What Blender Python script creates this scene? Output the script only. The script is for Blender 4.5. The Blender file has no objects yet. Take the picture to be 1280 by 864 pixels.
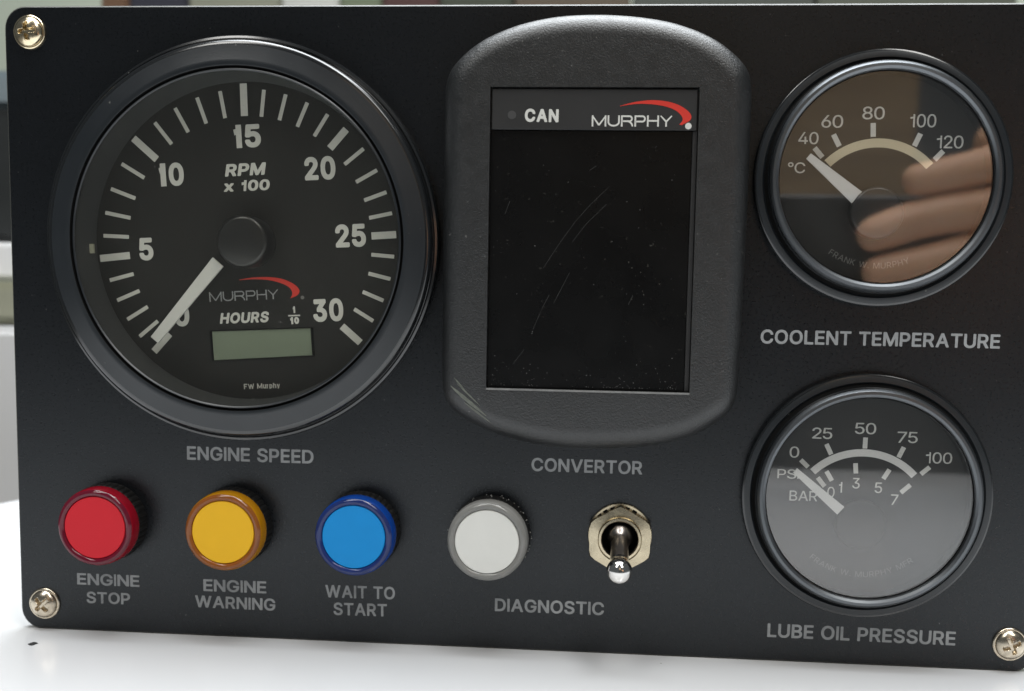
import bpy, bmesh, math, random
from mathutils import Vector, Matrix
random.seed(7)
scene = bpy.context.scene
col = scene.collection
MM = 0.001
# panel coordinates in millimetres: x right, z up, h out of the panel front; table top is z=0
def P(x, z, h=0.0): return Vector((x*MM, -h*MM, z*MM))

# ------------------------------------------------------------------ camera, world, lights
cd = bpy.data.cameras.new('camera'); cam = bpy.data.objects.new('camera', cd); col.objects.link(cam)
ax = [(0.99597, 0.01775, -0.08790), (-0.02710, 0.99396, -0.10636), (0.08548, 0.10831, 0.99044)]   # camera axes as x, z, h
rows = [Vector((a[0], -a[2], a[1])).normalized() for a in ax]
m3 = Matrix((rows[0], rows[1], rows[2])).transposed()
cam.matrix_world = Matrix.Translation(P(148.14, 86.71, 274.25)) @ m3.to_4x4()
cd.sensor_width = 36; cd.lens = 1454.35/1280*36
cd.shift_x = (640-646.25)/1280; cd.shift_y = (522.17-432)/1280
cd.clip_start = 0.005; cd.clip_end = 50
cd.dof.use_dof = True; cd.dof.focus_distance = 0.2725; cd.dof.aperture_fstop = 17
scene.camera = cam

world = bpy.data.worlds.new('World'); scene.world = world; world.use_nodes = True
bg = world.node_tree.nodes['Background']; bg.inputs[0].default_value = (0.88, 0.96, 1.0, 1); bg.inputs[1].default_value = 0.10

def area(name, loc, target, sx, sy, power, color):
    l = bpy.data.lights.new(name, 'AREA'); l.shape = 'RECTANGLE'; l.size = sx; l.size_y = sy; l.energy = power; l.color = color
    o = bpy.data.objects.new(name, l); col.objects.link(o); o.location = loc
    o.rotation_euler = (Vector(target)-Vector(loc)).to_track_quat('-Z', 'Y').to_euler(); return o
area('ceiling_light', (-0.42, -0.80, 1.65), (0.12, 0, 0), 0.34, 1.1, 10.5, (1.0, 0.985, 0.95))
area('ceiling_light', (0.72, -0.80, 1.65), (0.12, 0, 0), 0.34, 1.1, 12.5, (1.0, 0.985, 0.95))
area('ceiling_light', (0.20, 0.50, 1.75), (0.15, 0.35, 0), 1.5, 1.6, 84, (0.93, 0.97, 1.0))

scene.view_settings.view_transform = 'Standard'; scene.view_settings.look = 'None'
scene.view_settings.exposure = 0; scene.view_settings.gamma = 1
scene.view_settings.use_curve_mapping = False

# ------------------------------------------------------------------ materials
class NT:
    def __init__(s, name):
        s.m = bpy.data.materials.new(name); s.m.use_nodes = True; s.t = s.m.node_tree
        s.b = s.t.nodes['Principled BSDF']; s.out = s.t.nodes['Material Output']
        s.co = s.t.nodes.new('ShaderNodeTexCoord')
    def n(s, kind, **kw):
        nd = s.t.nodes.new(kind)
        for k, v in kw.items():
            if k in nd.inputs: nd.inputs[k].default_value = v
            else: setattr(nd, k, v)
        return nd
    def l(s, a, b): s.t.links.new(a, b)
    def noise(s, scale, detail=3, rough=0.5):
        nd = s.n('ShaderNodeTexNoise'); nd.inputs['Scale'].default_value = scale
        nd.inputs['Detail'].default_value = detail; nd.inputs['Roughness'].default_value = rough
        s.l(s.co.outputs['Object'], nd.inputs['Vector']); return nd.outputs['Fac']
    def ramp(s, src, a, b, ca=(0,0,0,1), cb=(1,1,1,1)):
        r = s.t.nodes.new('ShaderNodeValToRGB'); r.color_ramp.elements[0].position = a; r.color_ramp.elements[1].position = b
        r.color_ramp.elements[0].color = ca; r.color_ramp.elements[1].color = cb; s.l(src, r.inputs[0]); return r.outputs[0]
    def mix(s, f, a, b):
        r = s.t.nodes.new('ShaderNodeMix'); r.data_type = 'RGBA'
        if isinstance(f, (int, float)): r.inputs[0].default_value = f
        else: s.l(f, r.inputs[0])
        for i, v in ((6, a), (7, b)):
            if isinstance(v, tuple): r.inputs[i].default_value = (*v[:3], 1)
            else: s.l(v, r.inputs[i])
        return r.outputs[2]
    def bump(s, src, strength, dist):
        b = s.t.nodes.new('ShaderNodeBump'); b.inputs['Strength'].default_value = strength; b.inputs['Distance'].default_value = dist
        s.l(src, b.inputs['Height']); s.l(b.outputs[0], s.b.inputs['Normal'])

def mat(name, color, rough=0.5, metal=0.0, grain=0.0, gscale=3000, gdist=0.00006, dust=0.0, dustcol=(0.35,0.35,0.33), var=0.12, vscale=60, coat=0.0, spec=0.5, rvar=0.1, rscale=None):
    k = NT(name); b = k.b
    b.inputs['Metallic'].default_value = metal
    b.inputs['Coat Weight'].default_value = coat; b.inputs['Coat Roughness'].default_value = 0.08
    b.inputs['Specular IOR Level'].default_value = spec
    v = k.noise(vscale, 4)
    lo = tuple(c*(1-var) for c in color); hi = tuple(min(1, c*(1+var)) for c in color)
    c = k.mix(v, lo, hi)
    if dust:
        d = k.ramp(k.noise(900, 2, 0.6), 0.76-0.05*dust, 0.80-0.03*dust)
        patch = k.ramp(k.noise(38, 3), 0.45, 0.7)
        mm = k.n('ShaderNodeMath', operation='MULTIPLY'); k.l(d, mm.inputs[0]); k.l(patch, mm.inputs[1])
        c = k.mix(mm.outputs[0], c, dustcol)
    k.l(c, b.inputs['Base Color'])
    r = k.n('ShaderNodeMapRange'); k.l(k.noise(rscale or vscale*1.7, 5, 0.7 if rscale else 0.5), r.inputs[0])
    r.inputs[3].default_value = max(0.02, rough-rvar); r.inputs[4].default_value = min(1, rough+rvar); k.l(r.outputs[0], b.inputs['Roughness'])
    if grain: k.bump(k.noise(gscale, 2, 0.7), grain, gdist)
    return k.m

M = {}
M['panel'] = mat('black_powder_coat', (0.0036, 0.0044, 0.0058), 0.30, grain=0.7, gscale=2400, dust=1.0, dustcol=(0.13,0.13,0.13), spec=0.55, var=0.25, vscale=90, rvar=0.16, rscale=1600)
M['panel'].node_tree.nodes['Principled BSDF'].inputs['Specular Tint'].default_value = (0.94, 0.975, 1.0, 1)
M['panel_edge'] = mat('lit_panel_edge', (0.07, 0.07, 0.062), 0.4, grain=0.3, var=0.4, vscale=200)  # paler bevel colour paints the light that the plate edge catches
M['bezel'] = mat('satin_black_plastic', (0.013, 0.016, 0.019), 0.34, grain=0.15, gscale=2500, dust=0.9, dustcol=(0.22,0.22,0.2), spec=0.6)
M['bezel_gloss'] = mat('gloss_black_rim', (0.008, 0.009, 0.010), 0.16, dust=0.4, spec=0.9, rvar=0.06)
M['rim_metal'] = mat('black_chrome_ring', (0.145, 0.155, 0.165), 0.40, metal=1.0, var=0.2, rvar=0.06)
M['gap'] = mat('matt_black_gasket', (0.004, 0.004, 0.004), 0.9, spec=0.1)
M['reveal'] = mat('grey_inner_ring', (0.040, 0.042, 0.043), 0.6, var=0.15)
M['housing'] = mat('textured_black_housing', (0.010, 0.011, 0.0115), 0.40, grain=1.0, gscale=2400, gdist=0.00012, dust=1.4, dustcol=(0.16,0.16,0.15), spec=0.8, var=0.25, vscale=300)
M['strip'] = mat('charcoal_label_strip', (0.018, 0.018, 0.018), 0.55, grain=0.3, gscale=1500, spec=0.5)
M['screen'] = mat('smoked_screen', (0.004, 0.004, 0.004), 0.28, dust=1.6, dustcol=(0.06,0.058,0.05), spec=0.25)
M['dial'] = mat('matt_black_dial', (0.013, 0.0125, 0.011), 0.6, var=0.3, dust=0.5, dustcol=(0.1,0.1,0.09), spec=0.3)
M['print'] = mat('grey_silkscreen_ink', (0.31, 0.32, 0.325), 0.6, var=0.4, vscale=450)
M['dial_print'] = mat('white_dial_ink', (0.64, 0.64, 0.60), 0.6, var=0.08, vscale=400)
M['faint_print'] = mat('faint_dial_ink', (0.17, 0.17, 0.16), 0.6, var=0.2)
M['arc_cream'] = mat('cream_scale_band', (0.62, 0.55, 0.38), 0.6)
M['arc_white'] = mat('white_scale_band', (0.66, 0.66, 0.63), 0.6)
M['needle'] = mat('white_needle', (0.62, 0.62, 0.59), 0.5)
M['hub'] = mat('black_needle_hub', (0.016, 0.016, 0.016), 0.32, spec=0.6)
M['red'] = mat('red_logo_ink', (0.60, 0.035, 0.022), 0.5)
M['lcd'] = mat('grey_green_lcd', (0.19, 0.23, 0.165), 0.35, var=0.06)
M['led'] = mat('dim_led', (0.06, 0.06, 0.06), 0.4)
M['chrome'] = mat('bright_chrome', (0.80, 0.78, 0.75), 0.10, metal=1.0, var=0.05, rvar=0.05)
M['lever'] = mat('dull_nickel', (0.30, 0.27, 0.25), 0.28, metal=1.0, var=0.1)
M['brass'] = mat('tarnished_nickel_brass', (0.60, 0.52, 0.37), 0.27, metal=1.0, var=0.45, vscale=260, grain=0.5, gscale=500)
M['screw'] = mat('yellow_zinc_screw', (0.78, 0.66, 0.46), 0.20, metal=1.0, var=0.3, vscale=500, grain=0.3, gscale=900)
M['screw_grey'] = mat('dull_zinc_screw', (0.66, 0.58, 0.46), 0.24, metal=1.0, var=0.35, vscale=500, grain=0.4, gscale=900)
M['collar'] = mat('black_knurled_collar', (0.010, 0.010, 0.010), 0.5, dust=1.6, dustcol=(0.3,0.3,0.28), spec=0.3)
M['skin'] = None

def lens_mat(name, color, trans=0.5):
    k = NT(name); t = k.t
    t.nodes.remove(k.b)
    df = k.n('ShaderNodeBsdfDiffuse'); df.inputs[0].default_value = (*color, 1)
    tr = k.n('ShaderNodeBsdfTranslucent'); tr.inputs[0].default_value = (*color, 1)
    gl = k.n('ShaderNodeBsdfGlossy'); gl.inputs['Roughness'].default_value = 0.06
    v = k.noise(400, 3); cc = k.mix(v, tuple(c*0.85 for c in color), tuple(min(1, c*1.1) for c in color))
    k.l(cc, df.inputs[0]); k.l(cc, tr.inputs[0])
    m1 = k.n('ShaderNodeMixShader'); m1.inputs[0].default_value = trans; k.l(df.outputs[0], m1.inputs[1]); k.l(tr.outputs[0], m1.inputs[2])
    fr = k.n('ShaderNodeFresnel'); fr.inputs[0].default_value = 1.55
    m2 = k.n('ShaderNodeMixShader'); k.l(fr.outputs[0], m2.inputs[0]); k.l(m1.outputs[0], m2.inputs[1]); k.l(gl.outputs[0], m2.inputs[2])
    k.l(m2.outputs[0], k.out.inputs[0]); return k.m

def glass_mat(name, f0, tint=(1,1,1), rough=0.0):
    # clear pane: looks straight through, mirrors more towards grazing angles
    k = NT(name); k.t.nodes.remove(k.b)
    tp = k.n('ShaderNodeBsdfTransparent'); tp.inputs[0].default_value = (*tint, 1)
    gl = k.n('ShaderNodeBsdfGlossy'); gl.inputs['Roughness'].default_value = rough
    lw = k.n('ShaderNodeLayerWeight'); lw.inputs[0].default_value = 0.5
    pw = k.n('ShaderNodeMath', operation='POWER'); k.l(lw.outputs['Facing'], pw.inputs[0]); pw.inputs[1].default_value = 5
    mr = k.n('ShaderNodeMapRange'); k.l(pw.outputs[0], mr.inputs[0]); mr.inputs[3].default_value = f0; mr.inputs[4].default_value = 1
    mx = k.n('ShaderNodeMixShader'); k.l(mr.outputs[0], mx.inputs[0]); k.l(tp.outputs[0], mx.inputs[1]); k.l(gl.outputs[0], mx.inputs[2])
    # thin film of dust
    df = k.n('ShaderNodeBsdfDiffuse'); df.inputs[0].default_value = (0.5, 0.5, 0.46, 1)
    d = k.ramp(k.noise(1100, 2, 0.6), 0.70, 0.78); a = k.n('ShaderNodeMath', operation='MULTIPLY_ADD'); k.l(d, a.inputs[0]); a.inputs[1].default_value = 0.18; a.inputs[2].default_value = 0.006
    m2 = k.n('ShaderNodeMixShader'); k.l(a.outputs[0], m2.inputs[0]); k.l(mx.outputs[0], m2.inputs[1]); k.l(df.outputs[0], m2.inputs[2])
    k.l(m2.outputs[0], k.out.inputs[0]); return k.m
M['glass'] = glass_mat('gauge_glass', 0.112, (1,1,1), 0.03)
M['tach_glass'] = glass_mat('tachometer_glass', 0.035, (0.97, 0.97, 0.95), 0.02)

# ------------------------------------------------------------------ mesh helpers
def new(name, bm, material, parent=None, smooth=None, label=None):
    me = bpy.data.meshes.new(name)
    bmesh.ops.recalc_face_normals(bm, faces=bm.faces[:]) if smooth != 'keep' else None
    bm.to_mesh(me); bm.free()
    ms = material if isinstance(material, (list, tuple)) else [material]
    for m in ms: me.materials.append(m)
    if smooth and smooth != 'keep':
        me.set_sharp_from_angle(angle=math.radians(smooth if smooth > 1 else 40))
        for p in me.polygons: p.use_smooth = True
    o = bpy.data.objects.new(name, me); col.objects.link(o)
    if parent: o.parent = parent
    if label: o['label'] = label
    return o

def lathe(bm, cx, cz, prof, seg=96, mats=None):
    """revolve (radius, height) pairs about the panel normal through (cx, cz)"""
    rings = []
    for r, h in prof:
        if r < 1e-6: rings.append([bm.verts.new(P(cx, cz, h))])
        else: rings.append([bm.verts.new(P(cx+r*math.cos(2*math.pi*i/seg), cz+r*math.sin(2*math.pi*i/seg), h)) for i in range(seg)])
    for k in range(len(rings)-1):
        a, b = rings[k], rings[k+1]
        for i in range(seg):
            j = (i+1) % seg
            if len(a) == 1 and len(b) == 1: continue
            if len(a) == 1: f = bm.faces.new((a[0], b[i], b[j]))
            elif len(b) == 1: f = bm.faces.new((a[i], a[j], b[0]))
            else: f = bm.faces.new((a[i], a[j], b[j], b[i]))
            if mats: f.material_index = mats[k]
    return bm

def loft(bm, loops, cap_first=True, cap_last=True, mats=None):
    vs = [[bm.verts.new(P(*p)) for p in lp] for lp in loops]
    n = len(vs[0])
    for k in range(len(vs)-1):
        for i in range(n):
            j = (i+1) % n; f = bm.faces.new((vs[k][i], vs[k][j], vs[k+1][j], vs[k+1][i]))
            if mats: f.material_index = mats[k]
    if cap_first: bm.faces.new(vs[0][::-1])
    if cap_last: bm.faces.new(vs[-1])
    return vs

def rrect(x0, z0, x1, z1, r, n=8):
    pts = []
    for cx, cz, a0 in ((x1-r, z1-r, 0), (x0+r, z1-r, 90), (x0+r, z0+r, 180), (x1-r, z0+r, 270)):
        for i in range(n+1):
            a = math.radians(a0+90*i/n); pts.append((cx+r*math.cos(a), cz+r*math.sin(a)))
    return pts

# ------------------------------------------------------------------ lettering: each glyph is a set of strokes
O_ = [(.5,1),(1,1,2),(1,.5),(1,0,2),(.5,0),(0,0,2),(0,.5),(0,1,2),(.5,1)]
G = {
 'A':(.74,[[(0,0),(.5,1),(1,0)],[(.19,.3),(.81,.3)]]),
 'B':(.70,[[(0,0),(0,1),(.92,1,1),(.92,.53,1),(0,.53)],[(0,.53),(1,.53,1),(1,0,1),(0,0)]]),
 'C':(.74,[[(1,.66),(1,1,2),(.5,1),(0,1,2),(0,.5),(0,0,2),(.5,0),(1,0,2),(1,.36)]]),
 'D':(.72,[[(0,0),(0,1),(.45,1),(1,1,2),(1,.5),(1,0,2),(.45,0),(0,0)]]),
 'E':(.64,[[(1,1),(0,1),(0,0),(1,0)],[(0,.52),(.92,.52)]]),
 'F':(.60,[[(1,1),(0,1),(0,0)],[(0,.5),(.88,.5)]]),
 'G':(.76,[[(1,.70),(1,1,2),(.5,1),(0,1,2),(0,.5),(0,0,2),(.5,0),(1,0,2),(1,.46),(.55,.46)]]),
 'H':(.70,[[(0,0),(0,1)],[(1,0),(1,1)],[(0,.52),(1,.52)]]),
 'I':(None,[[(.5,0),(.5,1)]]),
 'K':(.74,[[(0,0),(0,1)],[(1,1),(0,.33)],[(.35,.57),(1,0)]]),
 'L':(.60,[[(0,1),(0,0),(1,0)]]),
 'M':(.86,[[(0,0),(0,1),(.5,.06),(1,1),(1,0)]]),
 'N':(.72,[[(0,0),(0,1),(1,0),(1,1)]]),
 'O':(.78,[O_]),
 'P':(.66,[[(0,0),(0,1),(1,1,1),(1,.44,1),(0,.44)]]),
 'R':(.72,[[(0,0),(0,1),(.95,1,1),(.95,.48,1),(0,.48)],[(.55,.48),(.93,.42,1),(1,0)]]),
 'S':(.68,[[(1,.71),(1,1,2),(.5,1),(0,1,2),(0,.76),(0,.55,2),(.5,.52),(1,.48,2),(1,.26),(1,0,2),(.5,0),(0,0,2),(0,.31)]]),
 'T':(.66,[[(0,1),(1,1)],[(.5,1),(.5,0)]]),
 'U':(.72,[[(0,1),(0,.4),(0,0,2),(.5,0),(1,0,2),(1,.4),(1,1)]]),
 'V':(.70,[[(0,1),(.5,0),(1,1)]]),
 'W':(1.02,[[(0,1),(.25,0),(.5,.96),(.75,0),(1,1)]]),
 'Y':(.70,[[(0,1),(.5,.43),(1,1)],[(.5,.43),(.5,0)]]),
 '0':(.56,[O_]),
 '1':(.47,[[(.88,0),(.88,1)],[(0,.74),(.88,.78)]]),
 '2':(.56,[[(0,.68),(0,1,2),(.5,1),(1,1,2),(1,.72),(1,.5,2),(.45,.33),(0,.05)],[(0,0),(1,0)]]),
 '3':(.56,[[(0,.73),(0,1,2),(.5,1),(.95,1,2),(.95,.77),(.95,.53,2),(.4,.53)],[(.5,.53),(1,.53,2),(1,.27),(1,0,2),(.5,0),(0,0,2),(0,.28)]]),
 '4':(.60,[[(.76,0),(.76,1),(0,.28),(1,.28)]]),
 '5':(.56,[[(.92,1),(.14,1),(.04,.48)],[(.05,.5),(.3,.64,1),(.5,.64),(1,.64,2),(1,.32),(1,0,2),(.5,0),(0,0,2),(0,.27)]]),
 '6':(.56,[[(.96,.76),(.96,1,2),(.5,1),(0,1,2),(0,.5),(0,0,2),(.5,0),(1,0,2),(1,.3),(1,.6,2),(.5,.6),(0,.6,2),(0,.35)]]),
 '7':(.54,[[(0,1),(1,1),(.3,0)]]),
 '8':(.58,[[(.5,1),(.93,1,2),(.93,.76),(.93,.53,2),(.5,.53),(.07,.53,2),(.07,.76),(.07,1,2),(.5,1)],[(.5,.53),(1,.53,2),(1,.26),(1,0,2),(.5,0),(0,0,2),(0,.26),(0,.53,2),(.5,.53)]]),
 'x':(.56,[[(0,0),(1,.72)],[(0,.72),(1,0)]]),
 'u':(.52,[[(0,.72),(0,.2),(.1,0,1),(.9,0,1),(1,.2),(1,.72)],[(1,.72),(1,0)]]),
 'r':(.36,[[(0,0),(0,.72)],[(0,.5),(.3,.72,1),(1,.72)]]),
 'p':(.52,[[(0,-.25),(0,.72),(1,.72,1),(1,0,1),(0,0)]]),
 'h':(.52,[[(0,0),(0,1)],[(0,.6),(.2,.72,1),(1,.72,1),(1,0)]]),
 'y':(.52,[[(0,.72),(.5,0)],[(1,.72),(.3,-.25)]]),
 '.':(None,[[(.5,0),(.5,.06)]]),
 '\u00b0':(.34,[[(.5,1),(1,1,2),(1,.85),(1,.7,2),(.5,.7),(0,.7,2),(0,.85),(0,1,2),(.5,1)]]),
 ' ':(.30,[]),
}
# outlines of the plain sans capitals and figures: width, then closed loops, in 1/500 of the cap height
OUT = {'m': {
  'A': (436, '12,3;74,2;90,8;133,124;142,131;296,131;302,123;340,16;348,7;360,2;416,2;434,13;436,25;429,47;272,474;259,496;185,498;175,495;166,486;0,31;0,14 170,218;169,228;216,362;266,222;259,217'),
  'B': (358, '14,3;199,2;239,6;273,15;301,30;326,50;341,71;358,117;355,182;333,228;297,262;322,290;335,314;340,345;339,388;329,419;314,443;297,462;273,478;236,492;193,498;21,498;11,495;3,487;0,25;3,12 98,89;94,96;96,210;212,208;242,194;260,173;266,148;265,130;255,111;239,99;196,89 101,295;94,302;95,409;196,410;224,402;239,388;248,369;248,345;239,324;224,309;193,297'),
  'C': (426, '190,-3;236,-4;270,0;316,15;345,31;380,62;399,87;416,120;426,157;424,173;412,182;347,182;335,173;320,136;298,110;264,92;227,85;193,89;162,101;136,120;112,154;101,182;94,219;92,249;97,302;107,335;122,363;138,382;162,400;206,414;258,410;285,398;307,382;322,360;334,329;344,320;405,318;418,321;424,329;424,351;412,388;397,416;378,440;353,463;325,481;289,496;255,503;209,504;159,496;126,483;86,459;53,425;27,384;12,344;1,293;0,225;5,182;17,139;39,94;70,56;107,27;147,7'),
  'D': (399, '14,3;178,2;243,12;279,26;310,45;339,71;360,99;380,139;394,191;399,253;394,311;382,357;364,397;341,428;301,463;258,484;203,497;24,498;12,496;4,489;0,471;0,25;3,12 98,89;94,99;95,409;181,410;230,399;258,382;273,366;287,345;299,314;305,280;306,234;302,200;292,167;266,126;227,101;175,90'),
  'E': (320, '14,3;298,2;310,5;318,13;320,71;307,87;101,88;94,96;95,206;286,209;300,219;303,234;302,280;298,289;289,295;95,299;95,409;307,414;315,422;318,437;317,480;307,496;24,498;12,496;4,489;0,471;0,25;3,12'),
  'F': (315, '14,3;76,2;92,16;95,200;273,202;286,206;294,219;294,271;282,287;95,292;95,409;304,414;312,422;315,437;314,480;304,496;24,498;12,496;3,487;0,25;3,12'),
  'G': (432, '191,-3;236,-4;273,0;313,12;350,33;380,59;403,90;421,130;430,173;432,249;421,266;239,269;227,264;220,253;219,203;226,188;239,182;329,182;336,179;326,145;304,114;282,99;255,89;221,85;193,89;147,111;128,130;112,154;101,182;94,219;92,249;97,302;107,335;123,363;141,385;166,401;206,414;255,411;282,399;304,382;322,356;334,329;344,320;409,318;418,320;426,329;425,354;410,394;372,446;344,469;316,485;252,503;193,503;159,497;120,481;83,456;52,424;29,388;12,345;2,296;0,228;5,185;20,133;40,93;64,62;101,30;144,8'),
  'H': (394, '14,3;76,2;92,16;94,203;95,210;104,212;298,210;302,13;310,5;322,2;375,2;390,10;394,25;394,474;387,493;375,498;319,498;310,495;302,486;300,308;299,302;292,300;95,302;91,486;83,496;70,498;18,498;4,489;0,471;0,25;3,12'),
  'K': (385, '14,3;73,2;91,13;94,163;141,209;289,7;301,2;362,2;381,10;385,22;381,34;208,280;379,465;383,480;375,495;298,498;282,494;95,296;91,486;83,496;70,498;18,498;4,489;0,471;0,25;3,12'),
  'L': (308, '14,3;289,2;301,7;308,19;308,71;295,87;95,91;93,477;87,492;73,498;15,497;4,489;0,477;0,25;3,12'),
  'M': (496, '14,3;73,2;83,7;90,19;92,288;101,274;204,16;215,4;230,2;273,2;289,13;399,287;403,16;409,7;421,2;476,2;488,7;496,28;496,474;490,492;476,498;399,498;387,496;380,489;249,153;116,487;107,496;95,498;21,498;6,492;0,474;0,25;3,12'),
  'N': (400, '14,3;76,2;86,7;93,19;95,327;299,10;307,4;322,2;381,2;396,10;400,25;400,474;393,493;381,498;326,498;313,493;307,483;304,175;99,492;83,498;24,498;12,496;4,489;0,471;0,25;3,12'),
  'O': (445, '190,-3;239,-4;282,3;322,18;359,42;388,71;413,108;431,151;443,206;445,262;440,314;426,363;406,403;381,437;344,469;304,490;258,502;209,504;162,497;122,482;87,459;53,425;30,388;12,345;2,296;0,225;5,182;17,139;39,96;64,63;105,28;144,9 209,86;181,92;156,104;136,120;116,148;101,182;94,216;94,280;109,339;138,381;181,408;206,414;236,414;264,408;291,394;310,379;328,354;348,299;351,222;335,160;307,119;264,92;233,86'),
  'P': (351, '14,3;73,2;91,13;95,167;203,171;246,180;292,204;311,222;329,246;343,280;350,314;351,345;344,385;333,416;317,440;296,462;270,478;232,492;190,498;21,498;11,495;3,487;0,25;3,12 98,257;94,265;95,409;193,410;221,402;239,388;252,366;257,333;251,302;236,277;215,264;190,258'),
  'R': (366, '14,3;73,2;91,13;94,173;95,179;101,181;175,179;261,22;273,5;347,2;364,13;366,22;363,34;275,197;313,231;330,253;345,286;351,326;348,376;335,416;314,446;279,475;239,491;190,498;21,498;11,495;3,487;0,25;3,12 98,269;94,277;95,409;193,410;221,403;242,388;254,363;258,336;252,308;236,285;221,276;196,270'),
  'S': (369, '164,-6;196,-7;245,0;304,24;324,40;348,68;362,97;369,126;369,163;361,197;346,222;319,249;264,278;141,316;116,332;107,345;106,372;119,395;147,411;184,417;221,413;251,397;265,379;273,354;282,346;344,344;359,352;363,369;357,400;344,428;328,449;282,484;221,503;150,502;116,494;82,478;58,461;34,434;21,409;13,382;12,342;19,311;34,283;58,260;113,229;242,188;264,175;275,160;276,133;261,108;230,89;196,82;156,85;122,98;103,117;92,151;82,159;21,161;8,158;2,151;0,133;7,99;20,71;42,43;67,24;95,9;125,0'),
  'T': (383, '159,3;221,2;233,8;238,19;239,407;245,411;359,411;375,415;383,428;383,474;381,487;371,496;24,498;11,495;2,486;0,431;9,415;24,411;138,411;145,406;145,25;148,13'),
  'U': (395, '155,-3;233,-4;291,13;338,43;361,68;379,99;390,133;395,170;395,474;392,486;384,496;322,498;310,494;304,486;301,188;298,157;287,130;270,108;243,92;206,84;172,86;138,99;113,120;97,151;93,185;93,474;89,489;73,498;24,498;11,495;2,486;0,163;7,120;29,74;61,39;104,12'),
  'V': (435, '181,3;251,2;263,6;271,16;435,468;435,486;426,496;361,498;352,495;342,486;220,138;94,486;85,496;72,498;17,498;3,489;0,474;13,437;167,19'),
  'W': (624, '136,3;207,2;226,13;312,318;398,13;416,2;478,2;493,7;503,31;622,465;624,480;618,492;604,498;552,498;539,495;531,486;447,170;364,479;355,494;342,498;281,498;272,495;262,486;176,171;92,486;84,495;72,498;20,498;5,492;0,483;0,468;121,25;127,10'),
  'Y': (428, '182,3;241,2;259,13;263,203;425,465;428,483;419,495;352,498;334,492;217,304;211,307;96,492;81,498;23,498;11,496;3,489;0,477;5,465;167,203;168,22;173,10'),
  '.': (117, '39,0;64,-2;89,5;107,22;116,40;117,68;110,86;95,104;76,113;52,116;30,109;14,96;3,77;0,50;5,31;21,11'),
},
'r': {
  '0': (348, '142,-2;185,-5;221,1;257,17;287,42;310,73;330,115;341,158;348,214;348,285;341,341;330,383;310,426;290,454;257,482;224,498;185,505;146,503;110,493;84,478;58,455;37,426;19,387;7,344;0,295;2,184;11,138;28,89;48,57;78,26;110,7 163,56;140,62;117,76;87,119;68,188;64,272;74,344;99,403;114,421;136,436;156,443;182,444;205,439;228,426;246,406;261,380;280,305;283,223;271,148;245,93;228,74;208,63;185,57'),
  '2': (317, '1,4;306,2;316,5;317,53;313,62;103,63;96,66;254,237;286,282;304,321;310,374;297,423;264,467;224,492;165,505;130,503;97,495;68,481;46,465;28,446;11,416;1,380;1,354;9,350;54,350;64,357;77,403;100,428;136,443;182,441;208,431;228,413;242,387;244,357;236,321;206,276;0,53'),
  '3': (341, '135,-2;199,-3;258,13;286,31;307,50;334,96;341,129;341,164;331,200;314,230;288,256;261,273;186,292;320,446;322,488;317,498;36,498;24,491;24,446;29,438;227,436;223,426;109,295;107,249;114,241;167,240;206,234;229,224;251,207;267,181;274,151;271,122;260,96;241,76;215,63;180,56;150,58;121,65;96,80;81,96;69,129;62,135;10,136;0,129;12,80;42,39;85,12'),
  '4': (365, '236,4;295,4;298,11;299,99;304,103;357,103;365,109;363,162;300,168;296,312;242,314;234,308;233,174;229,166;77,168;263,488;264,495;259,498;210,498;196,491;3,164;0,112;3,106;10,103;229,102;233,96'),
  '5': (324, '124,-2;166,-5;202,0;242,16;272,37;297,67;313,99;322,132;324,178;315,223;297,259;273,289;238,313;199,326;157,329;121,323;85,307;79,308;92,432;101,437;294,438;301,449;301,488;294,498;46,498;34,491;7,249;13,245;65,239;98,257;127,266;157,268;183,265;209,253;229,237;245,214;255,184;255,142;243,106;218,76;183,59;144,57;106,70;80,93;62,132;10,133;0,129;8,86;32,47;75,14'),
  '6': (319, '127,-2;190,-3;223,6;249,20;292,63;316,119;319,171;313,207;299,240;278,268;245,293;209,306;173,311;131,305;128,308;249,485;251,495;245,498;190,498;180,494;43,291;22,253;5,207;0,142;9,99;23,70;45,40;69,21;95,7 141,57;108,70;82,96;67,135;67,178;78,210;103,240;134,254;177,256;209,243;236,217;252,178;252,135;239,100;213,72;180,57'),
  '7': (322, '37,4;95,2;107,8;320,432;322,488;318,498;10,498;0,495;0,446;7,438;239,437;248,432;39,17'),
  '8': (341, '133,-2;206,-3;268,17;301,40;321,63;334,89;341,115;339,164;326,200;301,233;258,263;291,287;315,325;323,364;316,416;298,448;272,474;239,492;200,503;138,502;108,495;80,481;58,465;38,442;26,419;18,390;18,351;32,312;51,285;83,263;40,233;12,194;0,151;4,99;23,60;53,30;89,10 151,57;108,70;81,93;68,125;72,168;94,200;128,221;170,228;213,221;245,202;266,174;273,145;268,109;252,84;226,66;190,57 154,288;121,300;97,321;85,354;88,393;105,421;131,438;167,445;206,439;232,424;250,400;257,370;253,341;239,316;216,298;187,288'),
  '9': (319, '68,4;128,2;141,8;267,194;298,250;312,289;319,325;319,357;302,419;286,446;259,473;233,489;203,500;171,505;135,503;79,485;53,467;30,442;5,390;0,357;3,308;17,266;37,236;66,212;102,196;144,189;191,194;69,14 154,243;118,252;91,272;72,305;65,347;75,390;95,419;128,440;167,445;201,436;230,413;249,377;254,334;244,295;220,264;190,247'),
  '°': (224, '95,276;140,277;178,295;209,328;224,367;223,413;206,452;173,485;136,500;91,500;51,485;31,468;15,449;0,410;0,364;19,323;51,292 104,331;84,338;68,351;57,370;54,393;61,415;77,435;97,444;120,446;143,437;158,423;168,403;170,380;163,361;146,341;123,331'),
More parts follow.
